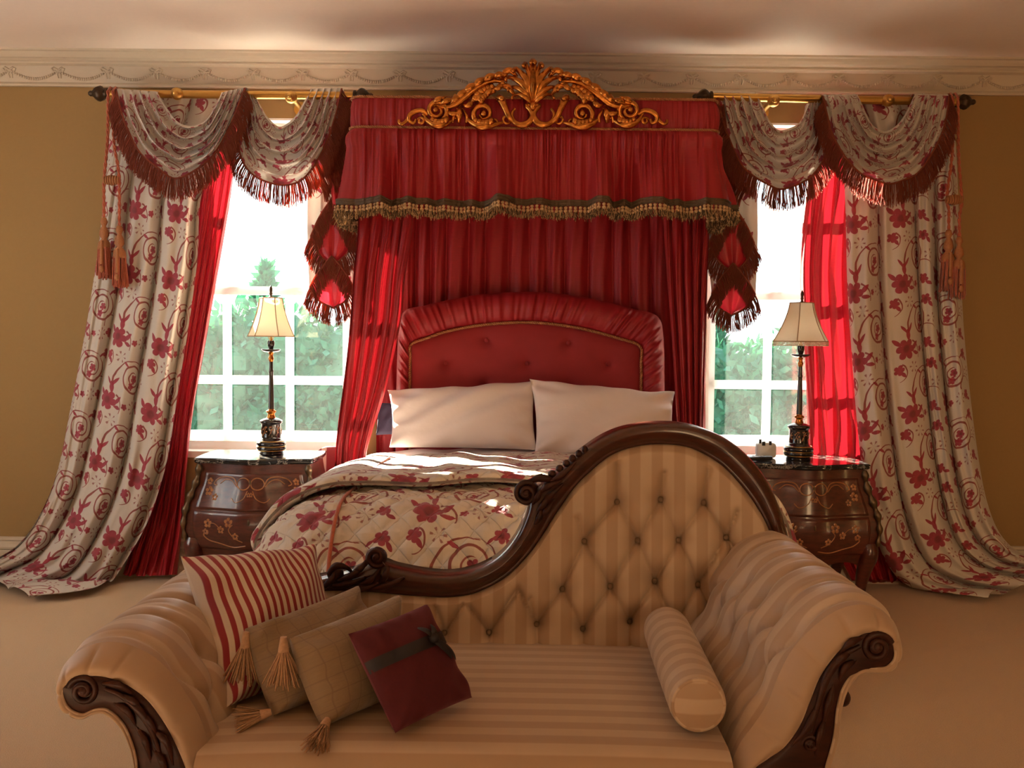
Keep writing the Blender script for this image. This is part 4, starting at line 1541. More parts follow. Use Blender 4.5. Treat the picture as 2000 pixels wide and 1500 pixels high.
def chest(label, C, side, seed):
    rng = np.random.default_rng(seed)
    t = thing('bombe_chest', label, 'bedside chest', (C, CHY + .1, 0), 'bombe bedside chests')
    zk = [.20, .26, .33, .42, .50, .58, .66, ZCH - .03]
    wk = [.284, .320, .352, .365, .355, .330, .300, .286]
    bk = [.005, .02, .045, .060, .055, .040, .026, .022]

    def W(z): return np.interp(z, zk, wk)
    def B(z): return np.interp(z, zk, bk)
    zz_s = np.linspace(zk[0], zk[-1], 40)
    # smooth the two profiles
    Ws, Bs = cr(list(zip(zk, wk)), 60), cr(list(zip(zk, bk)), 60)
    W = lambda z: np.interp(z, Ws[:, 0], Ws[:, 1])
    B = lambda z: np.interp(z, Bs[:, 0], Bs[:, 1])

    def front(u, z, o=0.0):
        """front surface: u -1..1 across, gently serpentine"""
        u, z = np.broadcast_arrays(np.asarray(u, float), np.asarray(z, float))
        serp = .055 * np.cos(PI * u / 2) ** 2 - .012 * np.sin(PI * np.abs(u)) ** 2
        return np.stack([C + u * W(z), CHY - B(z) * (1 - .3 * u ** 2) - serp - o, z], -1)

    def loop(z, grow=0.0):
        u = np.linspace(-1, 1, 48)
        f = front(u, np.full(48, z), grow)
        f[:, 0] = C + (f[:, 0] - C) * (1 + grow / W(z))
        s = np.linspace(0, 1, 14)[1:]
        bow = .5 * B(z) * np.sin(PI * s)
        r = np.stack([f[-1, 0] + bow, f[-1, 1] + (CHB - f[-1, 1]) * s, np.full(13, z)], -1)
        l = np.stack([f[0, 0] - bow, f[0, 1] + (CHB - f[0, 1]) * s, np.full(13, z)], -1)[::-1]
        return np.concatenate([f, r, l])
    b = MB()
    zs = np.linspace(.27, zk[-1], 34)
    P = np.stack([loop(z) for z in zs], 1)
    b.grid(P, None, cu=True)
    # shaped apron hanging below the lower drawer
    u = np.linspace(-1, 1, 48)
    drop = .055 * np.exp(-(u / .28) ** 2) + .03 * np.exp(-((np.abs(u) - .98) / .22) ** 2) + .010
    A = np.stack([front(u, .27 - drop * k) for k in np.linspace(0, 1, 6)], 1)
    b.grid(A[:, ::-1], None)
    A2 = A.copy(); A2[..., 1] += .018
    b.grid(A2, None)
    # floor of the case
    lo = loop(.275)
    b.add(np.concatenate([lo, lo.mean(0)[None]]), None, [[len(lo), (i + 1) % len(lo), i] for i in range(len(lo))])
    body = b.build('body', M['marq'], t)

    def strip(bb, uz, w, o, mi=1):
        p = cr(uz, 60)
        q = front(p[:, 0], p[:, 1], o)
        bb.tube(q, w, 6, mi, flat=.35, axis=(0, 1, 0))

    def flower_in(bb, u0, z0, R, o):
        for k in range(5):
            a = 2 * PI * k / 5 + .3
            c = front(u0 + math.cos(a) * R * 2.6, z0 + math.sin(a) * R, o)
            bb.ell(c, (R * .62, .0012, R * .62), 8, 5, mi=1)

    for di, (z0, z1) in enumerate(((.300, .500), (.508, .700))):
        bb = MB()
        n = 50
        u = np.linspace(-.86, .86, n)[:, None]; zv = np.linspace(z0, z1, 26)[None]
        e = np.minimum(np.minimum((.86 - np.abs(u)) / .02, 1), np.minimum(np.minimum((zv - z0) / .006, (z1 - zv) / .006), 1))
        bb.grid(front(u, zv, .001 + .007 * np.clip(e, 0, 1) ** .4), None)
        o = .0088
        zc = (z0 + z1) / 2 + .01
        strip_w = .0034
        for sx in (-1, 1):
            if di == 1:
                th = np.linspace(0, 2 * PI, 16)
                strip(bb, [(sx * (.12 + .11 * math.cos(a)), zc + .035 + .030 * math.sin(a)) for a in th], strip_w, o)
                strip(bb, [(sx * .22, zc + .02), (sx * .30, zc + .06), (sx * .45, zc + .068), (sx * .60, zc + .055), (sx * .66, zc + .03), (sx * .60, zc + .02)], strip_w, o)
                strip(bb, [(sx * .24, zc + .02), (sx * .33, zc + .047), (sx * .45, zc + .053), (sx * .55, zc + .03)], strip_w * .8, o)
                strip(bb, [(sx * .04, zc + .0), (sx * .10, zc - .04), (sx * .22, zc - .06), (sx * .30, zc - .04)], strip_w * .8, o)
                flower_in(bb, sx * .70, zc - .01, .016, o); flower_in(bb, sx * .58, zc - .04, .012, o); flower_in(bb, sx * .02 + .0, zc - .02, .008, o)
                flower_in(bb, sx * .74, zc + .04, .012, o)
            else:
                strip(bb, [(sx * .06, z0 + .03), (sx * .25, z0 + .02), (sx * .45, z0 + .035), (sx * .62, z0 + .05), (sx * .70, z0 + .08), (sx * .62, z0 + .09)], strip_w, o)
                strip(bb, [(sx * .10, z0 + .05), (sx * .22, z0 + .07), (sx * .30, z0 + .11), (sx * .24, z0 + .14)], strip_w * .8, o)
                flower_in(bb, sx * .30, zc + .04, .017, o); flower_in(bb, sx * .42, zc, .013, o); flower_in(bb, sx * .20, zc - .03, .012, o)
                flower_in(bb, sx * .62, zc + .03, .015, o); flower_in(bb, sx * .66, zc - .015, .011, o)
                strip(bb, [(sx * .42, zc), (sx * .52, zc + .03), (sx * .62, zc + .03)], strip_w * .7, o)
        d = bb.build('drawer', [M['marq'], M['inlay']], t)
        k = MB()
        kc = front(0, z1 - .045, .010)
        k.ell(kc, (.006, .002, .016), 10, 6)
        k.ell(kc + np.array([0, -.002, .004]), (.003, .002, .003), 8, 5)
        k.build('keyhole_plate', M['ormolu'], d)
    # corner mounts and cabriole legs
    for sx in (-1, 1):
        b = MB()
        zz = np.linspace(.30, zk[-1] - .004, 50)
        q = front(np.full(50, sx * .985), zz, .006)
        rr = .014 * (1 + .35 * np.sin(zz * 90)) * (.5 + .7 * np.abs(np.sin((zz - .30) * 5.2)))
        b.tube(q, rr, 8)
        b.build('corner_mount', M['ormolu'], t)
        for back in (0, 1):
            top = front(sx * .93, .30) if not back else np.array([C + sx * .30, CHB - .03, .30])
            fx = np.array([sx * .004, -.02 if not back else 0, 0])
            pts = cr([top + [0, .02 if not back else 0, .04], top + [0, .012, 0] + fx * .3, top + [-sx * .018, .018, -.09], top + [-sx * .03, .022, -.18], top + [-sx * .026, .012, -.26], np.array([top[0] - sx * .020, top[1] + .0, .012])], 40)
            rr = np.interp(np.linspace(0, 1, 40), [0, .2, .5, .8, .93, 1], [.05, .046, .034, .022, .024, .020])
            b = MB(); b.tube(pts, rr, 12)
            lg = b.build('leg', M['marq'], t)
            b = MB()
            b.ell(pts[-1] + np.array([0, -.006, .008]), (.026, .03, .018), 12, 8)
            b.build('sabot', M['ormolu'], lg)
    # marble slab
    b = MB()
    prof = [(-.10, ZCH - .0301), (.006, ZCH - .030), (.016, ZCH - .026), (.020, ZCH - .018), (.016, ZCH - .012), (.022, ZCH - .008), (.021, ZCH - .003), (.016, ZCH)]
    P = np.stack([np.concatenate([loop(zk[-1], g)[:, :2], np.full((74, 1), z)], 1) for g, z in prof], 1)
    P[..., 1] = np.minimum(P[..., 1], CHB + .02)
    b.grid(P, None, cu=True)
    lo = P[:, -1]
    b.add(np.concatenate([lo, lo.mean(0)[None]]), None, [[len(lo), i, (i + 1) % len(lo)] for i in range(len(lo))])
    b.build('marble_top', M['marble'], t)
    return t


CL = float(U(498, 900, CHY)[0]); CR = float(U(1580, 912, CHY)[0])
chest('dark inlaid bombe chest under the left lamp, left of the bed', CL, -1, 71)
chest('dark inlaid bombe chest under the right lamp, partly behind the chaise', CR, 1, 72)


# ================================================================= table lamps
def lamp(label, c, hexa, scale=1.0):
    """candlestick lamp standing at c"""
    t = thing('table_lamp', label, 'table lamp', c, 'candlestick table lamps')
    k = .00277 * scale
    X, Yc, Z0 = [float(v) for v in c]

    def pr(l): return [(r * k, z * k) for r, z in l]
    MB().lathe(pr([(0, 0), (23, 0), (24, 2), (22, 6), (26, 8), (28.5, 11), (28.5, 14), (26, 16.5), (28, 18.5), (28.5, 22), (26, 25), (22, 27), (19.5, 30), (19, 32), (0, 32)]), c, 40).build('base', M['lacquer'], t)
    b = MB()
    for z, r in ((16.2, 27.4), (8.2, 26.6), (26, 25)):
        th = np.linspace(0, 2 * PI, 40)
        b.tube(np.stack([X + r * k * np.cos(th), Yc + r * k * np.sin(th), np.full(40, Z0 + z * k)], -1), .0022, 6, caps=False)
    b.build('gilt_line', M['brass'], t)
    dr = MB().lathe(pr([(18.5, 31), (19, 33), (18.5, 35), (18.5, 58), (19.2, 60), (21, 61.5), (22, 63.5), (21, 66), (14, 69.5), (9, 71), (0, 71)]), c, 40).build('drum', M['lacquer'], t)
    b = MB()   # chinoiserie sprays in gold on the drum
    rg = np.random.default_rng(4)
    for i in range(5):
        a0 = -PI / 2 + (i - 2) * .75 + .2
        p = cr([(a0 - .2, 37), (a0, 44), (a0 + .12, 49), (a0 + .3, 54)], 20)
        R = 18.7 * k
        b.tube(np.stack([X + R * np.cos(p[:, 0]), Yc + R * np.sin(p[:, 0]), Z0 + p[:, 1] * k], -1), .0016, 5)
        for j in range(6):
            a, z = a0 + rg.uniform(-.2, .3), rg.uniform(40, 55)
            b.ell((X + R * math.cos(a), Yc + R * math.sin(a), Z0 + z * k), (.0045, .0045, .004), 6, 5)
    b.build('gold_decoration', M['inlay'], dr)
    MB().lathe(pr([(9, 70), (8, 73), (6.5, 77), (7, 80), (9.5, 82), (9.5, 84.5), (6, 86), (5.6, 88)]), c, 28).build('lower_collar', M['gilt'], t)
    MB().lathe(pr([(5.6, 87), (5.4, 100), (4.6, 140), (4.0, 158), (4.6, 160), (4.6, 163), (3.8, 166), (3.6, 181)]), c, 24).build('column', M['lacquer'], t)
    MB().lathe(pr([(3.6, 180), (4.6, 183), (5.2, 187), (4, 190), (3.4, 193), (5.5, 198), (6.5, 199)]), c, 24).build('upper_collar', M['gilt'], t)
    MB().lathe(pr([(5, 198), (14, 199.5), (18, 202), (18.6, 204), (17, 204.4), (8, 203), (5, 204)]), c, 36).build('drip_pan', M['lacquer'], t)
    MB().lathe(pr([(4, 203), (4.5, 206), (6, 210), (7, 215), (6.6, 219), (6.8, 221), (0, 221)]), c, 24).build('candle_cup', M['lacquer'], t)
    b = MB()
    b.tube([(X, Yc, Z0 + 220 * k), (X, Yc, Z0 + 236 * k)], .006, 10)
    for sx in (-1, 1):
        b.tube(cr([(X + sx * .004, Yc, Z0 + 221 * k), (X + sx * .013, Yc, Z0 + 227 * k), (X + sx * .012, Yc, Z0 + 240 * k), (X + sx * .02, Yc, Z0 + 270 * k), (X, Yc, Z0 + 303 * k)], 30), .0018, 6)
    b.build('harp', M['brass'], t)
    # shade: flared bell in panels
    zb_, zt_ = Z0 + 229 * k, Z0 + 303 * k
    if hexa:
        rb, rt, nc, ph, sq = .124, .060, 6, math.radians(62), .55
    else:
        rb, rt, nc, ph, sq = .153, .066, 6, math.radians(66), .30
    h = np.linspace(0, 1, 26)
    rad = rt + (rb - rt) * ((1 - h) ** 1.75 * .72 + (1 - h) * .28)
    nth = 120
    th = np.linspace(0, 2 * PI, nth, endpoint=False)
    # polygon radius with softened corners
    d = ((th - ph) / (2 * PI / nc) % 1 - .5) * (2 * PI / nc)
    poly = math.cos(PI / nc) / np.cos(PI / nc - np.abs(np.abs(d) - PI / nc) * 0 - (PI / nc - np.abs(d)) * 0 - (PI / nc)) if False else np.cos(PI / nc) / np.cos(d)
    poly = poly * (1 - sq * .0)
    P = np.stack([X + rad[None] * poly[:, None] * np.cos(th)[:, None], Yc + rad[None] * poly[:, None] * np.sin(th)[:, None] * .95, zb_ + (zt_ - zb_) * h[None] + 0 * th[:, None]], -1)
    sh = MB().grid(P, None, cu=True).build('shade', M['shade'], t)
    b = MB()
    for j in range(nc):
        a = ph + 2 * PI * j / nc + PI / nc
        a = ph + (j + 0.0) * 2 * PI / nc
        q = np.stack([X + (rad + .001) * np.cos(a) * 1.0, Yc + (rad + .001) * np.sin(a) * .95, zb_ + (zt_ - zb_) * h], -1)
        b.tube(q, .0024, 5)
    for i in (0, -1):
        b.tube(np.concatenate([P[:, i], P[:1, i]]), .0028, 5, caps=False)
    b.build('trim', M['shadetrim'], sh)
    if not hexa:
        b = MB()
        for i in range(0, nth):
            q = P[i, 0]
            for j in range(3):
                b.ell(q + np.array([0, 0, -.006 - .0075 * j]), (.0034, .0034, .0036), 6, 5)
        b.build('bead_fringe', M['bead'], sh)
    MB().lathe(pr([(0, 301), (7, 302), (7.5, 304), (3, 306), (2, 309), (3.2, 311), (2.4, 314), (3.0, 319), (2.6, 323), (1.0, 327), (0, 328)]), c, 16).build('finial', M['bronze'], t)
    return t


LL = U(530, 884, 4.955); LR = U(1559, 896, 4.935)
lamp('black and gilt candlestick lamp with hexagonal cream shade on the left chest', (LL[0], LL[1], ZCH + .0005), True)
lamp('black and gilt candlestick lamp with bead fringed cream shade on the right chest', (LR[0], LR[1], ZCH + .0005), False)

# ================================================================= small things on the right chest
p0 = U(1483, 899, 4.86)
ph_ = thing('telephone_handset', 'flat black handset lying on the right chest beside the lamp', 'handset', (p0[0], 4.87, ZCH))
b = MB()
cxs = np.linspace(-1, 1, 30)
rad = .022 + .006 * np.abs(cxs) ** 4
P = []
for th in np.linspace(0, 2 * PI, 20, endpoint=False):
    c_, s_2 = math.cos(th), math.sin(th)
    P.append(np.stack([p0[0] + cxs * .078, 4.87 + .02 * cxs + (.026 + .004 * np.abs(cxs)) * np.sign(c_) * abs(c_) ** .5 * (1 - np.abs(cxs) ** 14), ZCH + .0135 + .012 * np.sign(s_2) * abs(s_2) ** .6 * (1 - .5 * np.abs(cxs) ** 14) - .0], -1))
b.grid(np.array(P).transpose(1, 0, 2), None, cv=True)
b.build('body', M['black'], ph_)
b = MB()
for i in range(4):
    for j in range(3):
        b.ell((p0[0] - .03 + i * .016, 4.858 + j * .011 + .006 * 0, ZCH + .0262), (.005, .0035, .0016), 8, 5)
b.build('keypad', M['offwhite'], ph_)

q0 = U(1497, 880, 4.99)
ck = thing('bedside_clock', 'small white bedside device with dark marks, lost in the glare beside the right lamp', 'clock', (q0[0], 4.99, ZCH))
b = MB()
n = 24
th = np.linspace(0, 2 * PI, n, endpoint=False)
sx_ = np.sign(np.cos(th)) * np.abs(np.cos(th)) ** .4
sz_ = np.sign(np.sin(th)) * np.abs(np.sin(th)) ** .4
P = np.stack([np.stack([q0[0] + sx_ * .052 * w, np.full(n, yy), ZCH + .042 + sz_ * .0415 * w], -1) for yy, w in ((5.03, 0.0), (5.03, .95), (5.025, 1), (4.985, 1), (4.98, .96), (4.98, 0.0))], 1)
b.grid(P, None, cu=True)
b.build('case', M['offwhite'], ck)
for (mx, my, w, h) in ((1485, 862, .0065, .011), (1491.5, 866.5, .0085, .011), (1504.5, 865.5, .0070, .011)):
    q = U(mx, my, 4.979)
    MB().box((q[0] - w, 4.9775, q[2] - h), (q[0] + w, 4.9815, q[2] + h)).build('dark_mark', M['black'], ck, smooth=False)

# ================================================================= striped panel tucked between the left chest and the bed
yc = 5.225
chx0, chx1 = float(U(613, 900, yc)[0]), float(U(706, 900, yc)[0])
zt_ = float(U(640, 873, yc)[2])
n = 96
th = np.linspace(0, 2 * PI, n, endpoint=False)
cx_, cz_ = (chx0 + chx1) / 2, zt_ / 2 + .002
X_ = cx_ + (chx1 - chx0) / 2 * np.sign(np.cos(th)) * np.abs(np.cos(th)) ** .28
Z_ = cz_ + zt_ / 2 * np.sign(np.sin(th)) * np.abs(np.sin(th)) ** .22 + .03 * np.clip(np.sin(th), 0, 1) * np.cos(th)
P = []
for yy, w in ((yc + .045, 0), (yc + .045, .94), (yc + .038, 1), (yc - .015, 1), (yc - .028, .93), (yc - .034, .5), (yc - .034, 0)):
    P.append(np.stack([cx_ + (X_ - cx_) * w, np.full(n, yy), cz_ + (Z_ - cz_) * w], -1))
P = np.stack(P, 1)
P[..., 2] = np.maximum(P[..., 2], .001)
tag(MB().grid(P, np.stack([P[..., 0], P[..., 2]], -1), cu=True).build('upholstered_panel', M['striped_chair']), 'red and cream striped upholstered panel between the left chest and the bed drape', 'panel')

# ================================================================= the chaise longue
YW, YA, YBK = 2.03, 2.06, 2.78
chaise = thing('chaise_longue', 'buttoned cream striped chaise longue with carved mahogany frame in front of the bed', 'chaise longue', (-.07, 2.4, 0))

L_out = [(416, 1640), (415, 1560), (412, 1500), (403, 1440), (385, 1390), (350, 1335), (310, 1290), (270, 1266), (230, 1254), (186, 1257), (145, 1277), (120, 1308), (113, 1345), (124, 1378), (148, 1396), (172, 1400), (192, 1391), (217, 1391), (247, 1417), (266, 1455), (274, 1500), (276, 1560), (272, 1640)]
L_wood = [(400, 1640), (388, 1560), (372, 1500), (352, 1450), (328, 1405), (296, 1362), (262, 1335), (230, 1320), (200, 1313), (170, 1314), (145, 1323), (131, 1338), (127, 1354), (134, 1375), (150, 1388), (170, 1392), (190, 1383), (215, 1384), (244, 1411), (263, 1455), (271, 1500), (273, 1560), (270, 1640)]
R_out = [(1408, 1640), (1412, 1560), (1425, 1500), (1445, 1452), (1470, 1418), (1498, 1375), (1520, 1320), (1545, 1272), (1580, 1232), (1625, 1197), (1672, 1181), (1712, 1188), (1744, 1212), (1758, 1248), (1756, 1280), (1738, 1304), (1708, 1312), (1678, 1312), (1655, 1337), (1640, 1374), (1630, 1440), (1613, 1500), (1603, 1560), (1600, 1640)]
R_wood = [(1420, 1640), (1432, 1560), (1463, 1500), (1495, 1474), (1527, 1451), (1556, 1410), (1576, 1362), (1595, 1316), (1625, 1273), (1652, 1248), (1684, 1230), (1711, 1230), (1734, 1241), (1745, 1265), (1743, 1285), (1727, 1301), (1705, 1302), (1674, 1304), (1650, 1329), (1635, 1371), (1626, 1440), (1610, 1500), (1600, 1560), (1597, 1640)]


def cr_idx(pts, per):
    """Catmull-Rom with `per` samples between every two points (keeps two outlines in step)"""
    p = np.asarray(pts, float)
    q = np.vstack([2 * p[0] - p[1], p, 2 * p[-1] - p[-2]])
    out = []
    for i in range(len(q) - 3):
        a, b, c, d = q[i:i + 4]
        t = np.linspace(0, 1, per, endpoint=False)[:, None]
        out.append(0.5 * (2 * b + (c - a) * t + (2 * a - 5 * b + 4 * c - d) * t ** 2 + (3 * b - a - 3 * c + d) * t ** 3))
    return np.vstack(out + [q[-2][None]])


def segd(px, py, a, b):
    """distance to a segment, and position along it"""
    ax, ay = a; bx, by = b
    dx, dy = bx - ax, by - ay
    t = np.clip(((px - ax) * dx + (py - ay) * dy) / (dx * dx + dy * dy), 0, 1)
    return np.hypot(px - ax - t * dx, py - ay - t * dy)


def tuft(px, py, buttons, creases, br, cw, bd, cdp, pl, pw_):
    """padding height: swelling between buttons, pulled in at the buttons and along the creases"""
    h = np.full(np.shape(px), pl)
    for (bx, by) in buttons:
        r = np.hypot(px - bx, py - by)
        h -= bd * np.exp(-(r / br) ** 1.1)
        h -= pl * .55 * np.exp(-(r / pw_) ** 2)
    dm = np.full(np.shape(px), 1e9)
    for a, b in creases:
        dm = np.minimum(dm, segd(px, py, a, b))
    h -= cdp * np.exp(-(dm / cw) ** 1.0)
    return h


def arm(sgn, out_px, wood_px, name, seed):
    rng = np.random.default_rng(seed)
    per = 9
    po, pw = cr_idx(out_px, per), cr_idx(wood_px, per)
    O = U(po[:, 0], po[:, 1], YA)[:, [0, 2]]
    Wd = U(pw[:, 0], pw[:, 1], YW)[:, [0, 2]]
    n = len(O)
    s = np.concatenate([[0], np.cumsum(np.linalg.norm(np.diff(O, axis=0), axis=1))])
    tg = np.gradient(O, axis=0); tg /= np.linalg.norm(tg, axis=1)[:, None]
    nr = np.stack([tg[:, 1], -tg[:, 0]], -1) * (1 if sgn < 0 else -1)
    # which way is out: the crest must move up
    ic = np.argmax(O[:, 1])
    if nr[ic, 1] < 0:
        nr = -nr
    m = 110
    yv = np.linspace(YA, YBK + .03, m)
    sc = s[ic]
    # buttons in two staggered rows on the inner face, pleats running over the roll
    rows = (sc - .30, sc - .17)
    btn = []
    cre = []
    step = .155
    ys0 = [YA + .10 + step * i for i in range(5)]
    for i, y in enumerate(ys0):
        btn.append((rows[0], y))
    ys1 = [YA + .10 + step * (i + .5) for i in range(-1, 5)]
    for y in ys1:
        btn.append((rows[1], y))
        for y0 in ys0:
            if abs(y0 - y) < step * .6:
                cre.append(((rows[1], y), (rows[0], y0)))
        cre.append(((rows[1], y), (sc + .10, y + .012)))
    for y0 in ys0:
        cre.append(((rows[0], y0), (rows[0] - .12, y0)))
    S_, Y_ = np.meshgrid(s, yv, indexing='ij')
    Ywob = Y_ + .010 * np.sin(S_ * 9 + Y_ * 3)
    h = tuft(S_, Ywob, btn, cre, .016, .010, .032, .019, .026, .05)
    fade = sstep((S_ - (rows[0] - .16)) / .10) * sstep(((sc + .17) - S_) / .10) * sstep((Y_ - YA) / .06)
    h = (h - .012) * fade
    # extra tight wrinkles over the roll
    for _ in range(9):
        y0 = rng.uniform(YA + .08, YBK - .05)
        h -= .005 * np.exp(-np.abs(Y_ + .05 * (S_ - sc) - y0) / .006) * np.exp(-((S_ - sc - rng.uniform(-.05, .06)) / .055) ** 2)
    P = np.stack([O[:, None, 0] + nr[:, None, 0] * h, Y_, O[:, None, 1] + nr[:, None, 1] * h], -1)
    uv = np.stack([Y_, S_], -1)
    b = MB().grid(P, uv)
    # rounded front border between the padding and the carved wood
    k = np.linspace(0, 1, 12)
    B = []
    for t in k:
        q = O * (1 - t) + Wd * t
        B.append(np.stack([q[:, 0], np.full(n, YA - (YA - YW + .020) * math.sin(t * PI * .62)) + .0 * q[:, 0], q[:, 1]], -1))
    B = np.stack(B, 1)
    for f in np.linspace(.18, .62, 7):            # small gathers in the border
        i0 = int(f * n)
        w = np.exp(-np.abs(np.arange(n) - i0) / 1.2)[:, None] * np.sin(PI * k)[None]
        B[..., 1] += .010 * w
    b.grid(B, np.stack([np.full((n, 12), .02), np.repeat(s[:, None], 12, 1)], -1))
    # closed back
    bk = P[:, -1]
    half = n // 2
    C = np.stack([bk[:half], bk[::-1][:half]], 1)
    b.grid(C, None)
    ao = b.build(name, M['uph'], chaise)
    # piping
    pp = MB()
    pp.tube(np.stack([Wd[:, 0], np.full(n, YW - .012), Wd[:, 1]], -1), .0048, 6)
    pp.build('piping', M['uph'], ao)
    # carved facing
    b = MB()
    A1, A2 = Wd[:half + 1], Wd[::-1][:half + 1]
    tt = np.linspace(0, 1, 14)
    F = []
    for t in tt:
        q = A1 * (1 - t) + A2 * t
        F.append(np.stack([q[:, 0], np.full(len(q), YW - .006 - .013 * math.sin(PI * t) ** .5), q[:, 1]], -1))
    F = np.stack(F, 1)
    b.grid(F, F[..., [0, 2]])
    Bk = F.copy(); Bk[..., 1] = YA + .05
    b.grid(Bk[:, ::-1], None)
    wo = b.build('carved_facing', M['carved'], chaise)
    return O, Wd, wo, ao


aL = arm(-1, L_out, L_wood, 'left_arm', 81)
aR = arm(1, R_out, R_wood, 'right_arm', 82)


def carve(b, pts, r, Y, d=.010, k=8, n=40, taper=(.5, 1, .35)):
    """raised carving along frame points at depth Y"""
    p = cr(pts, n)
    t = np.linspace(0, 1, n)
    rr = np.interp(t, [0, .4, 1], taper) * r
    b.tube(U(p[:, 0], p[:, 1], Y - d * np.sin(PI * np.clip(t, .1, .9))), rr, k, flat=.8, axis=(0, 1, 0))


def volute(b, cx, cy, R, Y, turns, a0, sgn, r, n=50):
    t = np.linspace(0, 1, n)
    a = math.radians(a0) + sgn * t * turns * 2 * PI
    rad = R * (1 - .9 * t)
    b.tube(U(cx + rad * np.cos(a), cy + rad * np.sin(a), Y - .016 * t), r * (1 - .3 * t), 8)
    b.ell(U(cx, cy, Y - .012), (r * 1.5, r * 1.1, r * 1.5), 12, 8)


for (O, Wd, wo, ao), sc_, dirs in ((aL, (163, 1350), -1), (aR, (1713, 1265), 1)):
    b = MB()
    volute(b, sc_[0], sc_[1], 29, YW - .014, 1.9, 200 if dirs < 0 else -20, -dirs, .0085)
    o2 = 1 if dirs < 0 else -1
    if dirs < 0:
        base = [(205, 1345), (240, 1360), (275, 1392), (300, 1435), (318, 1490)]
        leaves = [((200, 1335), (232, 1338), (262, 1358)), ((230, 1352), (262, 1372), (283, 1402)), ((222, 1372), (248, 1388), (268, 1420)), ((262, 1385), (292, 1410), (312, 1450)), ((268, 1420), (284, 1448), (296, 1490)), ((292, 1420), (325, 1450), (338, 1495)), ((300, 1460), (318, 1490), (328, 1530))]
    else:
        base = [(1680, 1262), (1645, 1282), (1618, 1318), (1600, 1370), (1585, 1430)]
        leaves = [((1685, 1245), (1660, 1256), (1640, 1278)), ((1665, 1270), (1640, 1290), (1625, 1318)), ((1672, 1288), (1650, 1305), (1638, 1335)), ((1628, 1300), (1608, 1340), (1596, 1378)), ((1628, 1335), (1618, 1375), (1606, 1420)), ((1600, 1370), (1578, 1420), (1545, 1458)), ((1612, 1400), (1600, 1440), (1592, 1480))]
    carve(b, base, .010, YW - .014, .012)
    for lf in leaves:
        carve(b, lf, .0095, YW - .012, .014, taper=(.4, 1, .25))
    if dirs > 0:
        volute(b, 1583, 1453, 17, YW - .014, 1.6, 180, 1, .007)
    b.build('scroll_carving', M['carved'], wo)

# ---- seat
b = MB()
nx, ny = 90, 80
xs_ = np.linspace(-.70, .50, nx)[:, None]
ty_ = np.linspace(0, 1, ny)[None]
arc_ = ty_ * 1.02
rl = .07
yy = np.where(arc_ < rl * PI / 2, 2.00 + rl * (1 - np.sin(np.clip(arc_ / rl, 0, PI / 2) + 0)), 0)
# front drop, rolled edge, then the flat top
s1 = .16
prof = [(2.005, .30), (1.998, .36), (1.996, .41), (2.000, .440), (2.014, .462), (2.045, .475), (2.10, .480), (2.3, .484), (2.55, .480), (2.70, .472), (2.80, .462)]
pc = cr(prof, ny)
crown = .012 * (1 - (np.abs(xs_ + .1) / .6) ** 4)
P = np.stack(np.broadcast_arrays(xs_, pc[None, :, 0] - .004 * np.sin(xs_ * 3), pc[None, :, 1] + crown * np.clip((pc[None, :, 1] - .42) / .05, 0, 1)), -1)
sl = np.concatenate([[0], np.cumsum(np.linalg.norm(np.diff(pc, axis=0), axis=1))])
b.grid(P, np.stack(np.broadcast_arrays(sl[None] + .02, xs_), -1))
b.build('seat', M['uph'], chaise)

# ---- buttoned back
inner_b = cr([(555, 1168), (625, 1152), (690, 1153), (735, 1156), (775, 1160), (830, 1164), (880, 1165), (930, 1156), (985, 1128), (1030, 1085), (1060, 1044), (1082, 1008), (1098, 985), (1115, 960), (1142, 930), (1190, 890), (1240, 871), (1295, 866), (1350, 874), (1405, 904), (1445, 944), (1475, 984), (1498, 1026), (1512, 1075), (1530, 1140)], 500)
nx, ny = 330, 190
xs_ = np.linspace(556, 1529, nx)
ty = np.interp(xs_, inner_b[:, 0], inner_b[:, 1])
t_ = np.linspace(0, 1, ny)
bot = 1306.0
PX = np.repeat(xs_[:, None], ny, 1)
PY = ty[:, None] * (1 - t_) + bot * t_
rowsb = [[(1205, 980), (1290, 975), (1374, 982)],
         [(1141, 1057), (1245, 1055), (1325, 1055), (1418, 1050)],
         [(1010, 1150), (1098, 1150), (1192, 1145), (1278, 1135), (1363, 1142), (1452, 1140)],
         [(700, 1236), (785, 1236), (868, 1236), (955, 1235), (1048, 1219), (1138, 1228), (1230, 1214), (1318, 1222), (1405, 1222)]]
btns = [p for r in rowsb for p in r if not p == (1010, 1150)]
cre = []
for ra, rb_ in zip(rowsb[:-1], rowsb[1:]):
    for a in ra:
        nb = sorted(rb_, key=lambda q: abs(q[0] - a[0]))
        l = [q for q in nb if q[0] < a[0]][:1]; r = [q for q in nb if q[0] > a[0]][:1]
        for q in l + r:
            if abs(q[0] - a[0]) < 80:
                cre.append((a, q))
for a in rowsb[3]:
    cre.append((a, (a[0] + 4, 1306)))
for a, e in (((1205, 980), (1207, 905)), ((1290, 975), (1297, 925)), ((1374, 982), (1385, 915)), ((1141, 1057), (1128, 1010)), ((955, 1235), (915, 1185)), ((1048, 1219), (1035, 1170)),
             ((868, 1236), (850, 1185)), ((868, 1236), (905, 1180)), ((955, 1235), (1005, 1165)), ((785, 1236), (760, 1180)), ((1418, 1050), (1440, 1000)), ((1418, 1050), (1470, 1100))):
    cre.append((a, e))
h = tuft(PX, PY, btns, cre, 9, 4.0, .036, .024, .038, 26)
edge = np.clip((PY - ty[:, None]) / 16, 0, 1)
h = h * (edge ** .5)
rec = YBK + .02 + .06 * np.clip((1280 - PY) / 400, 0, 1)
P = U(PX, PY, rec - h)
Pu = U(PX, PY, rec)
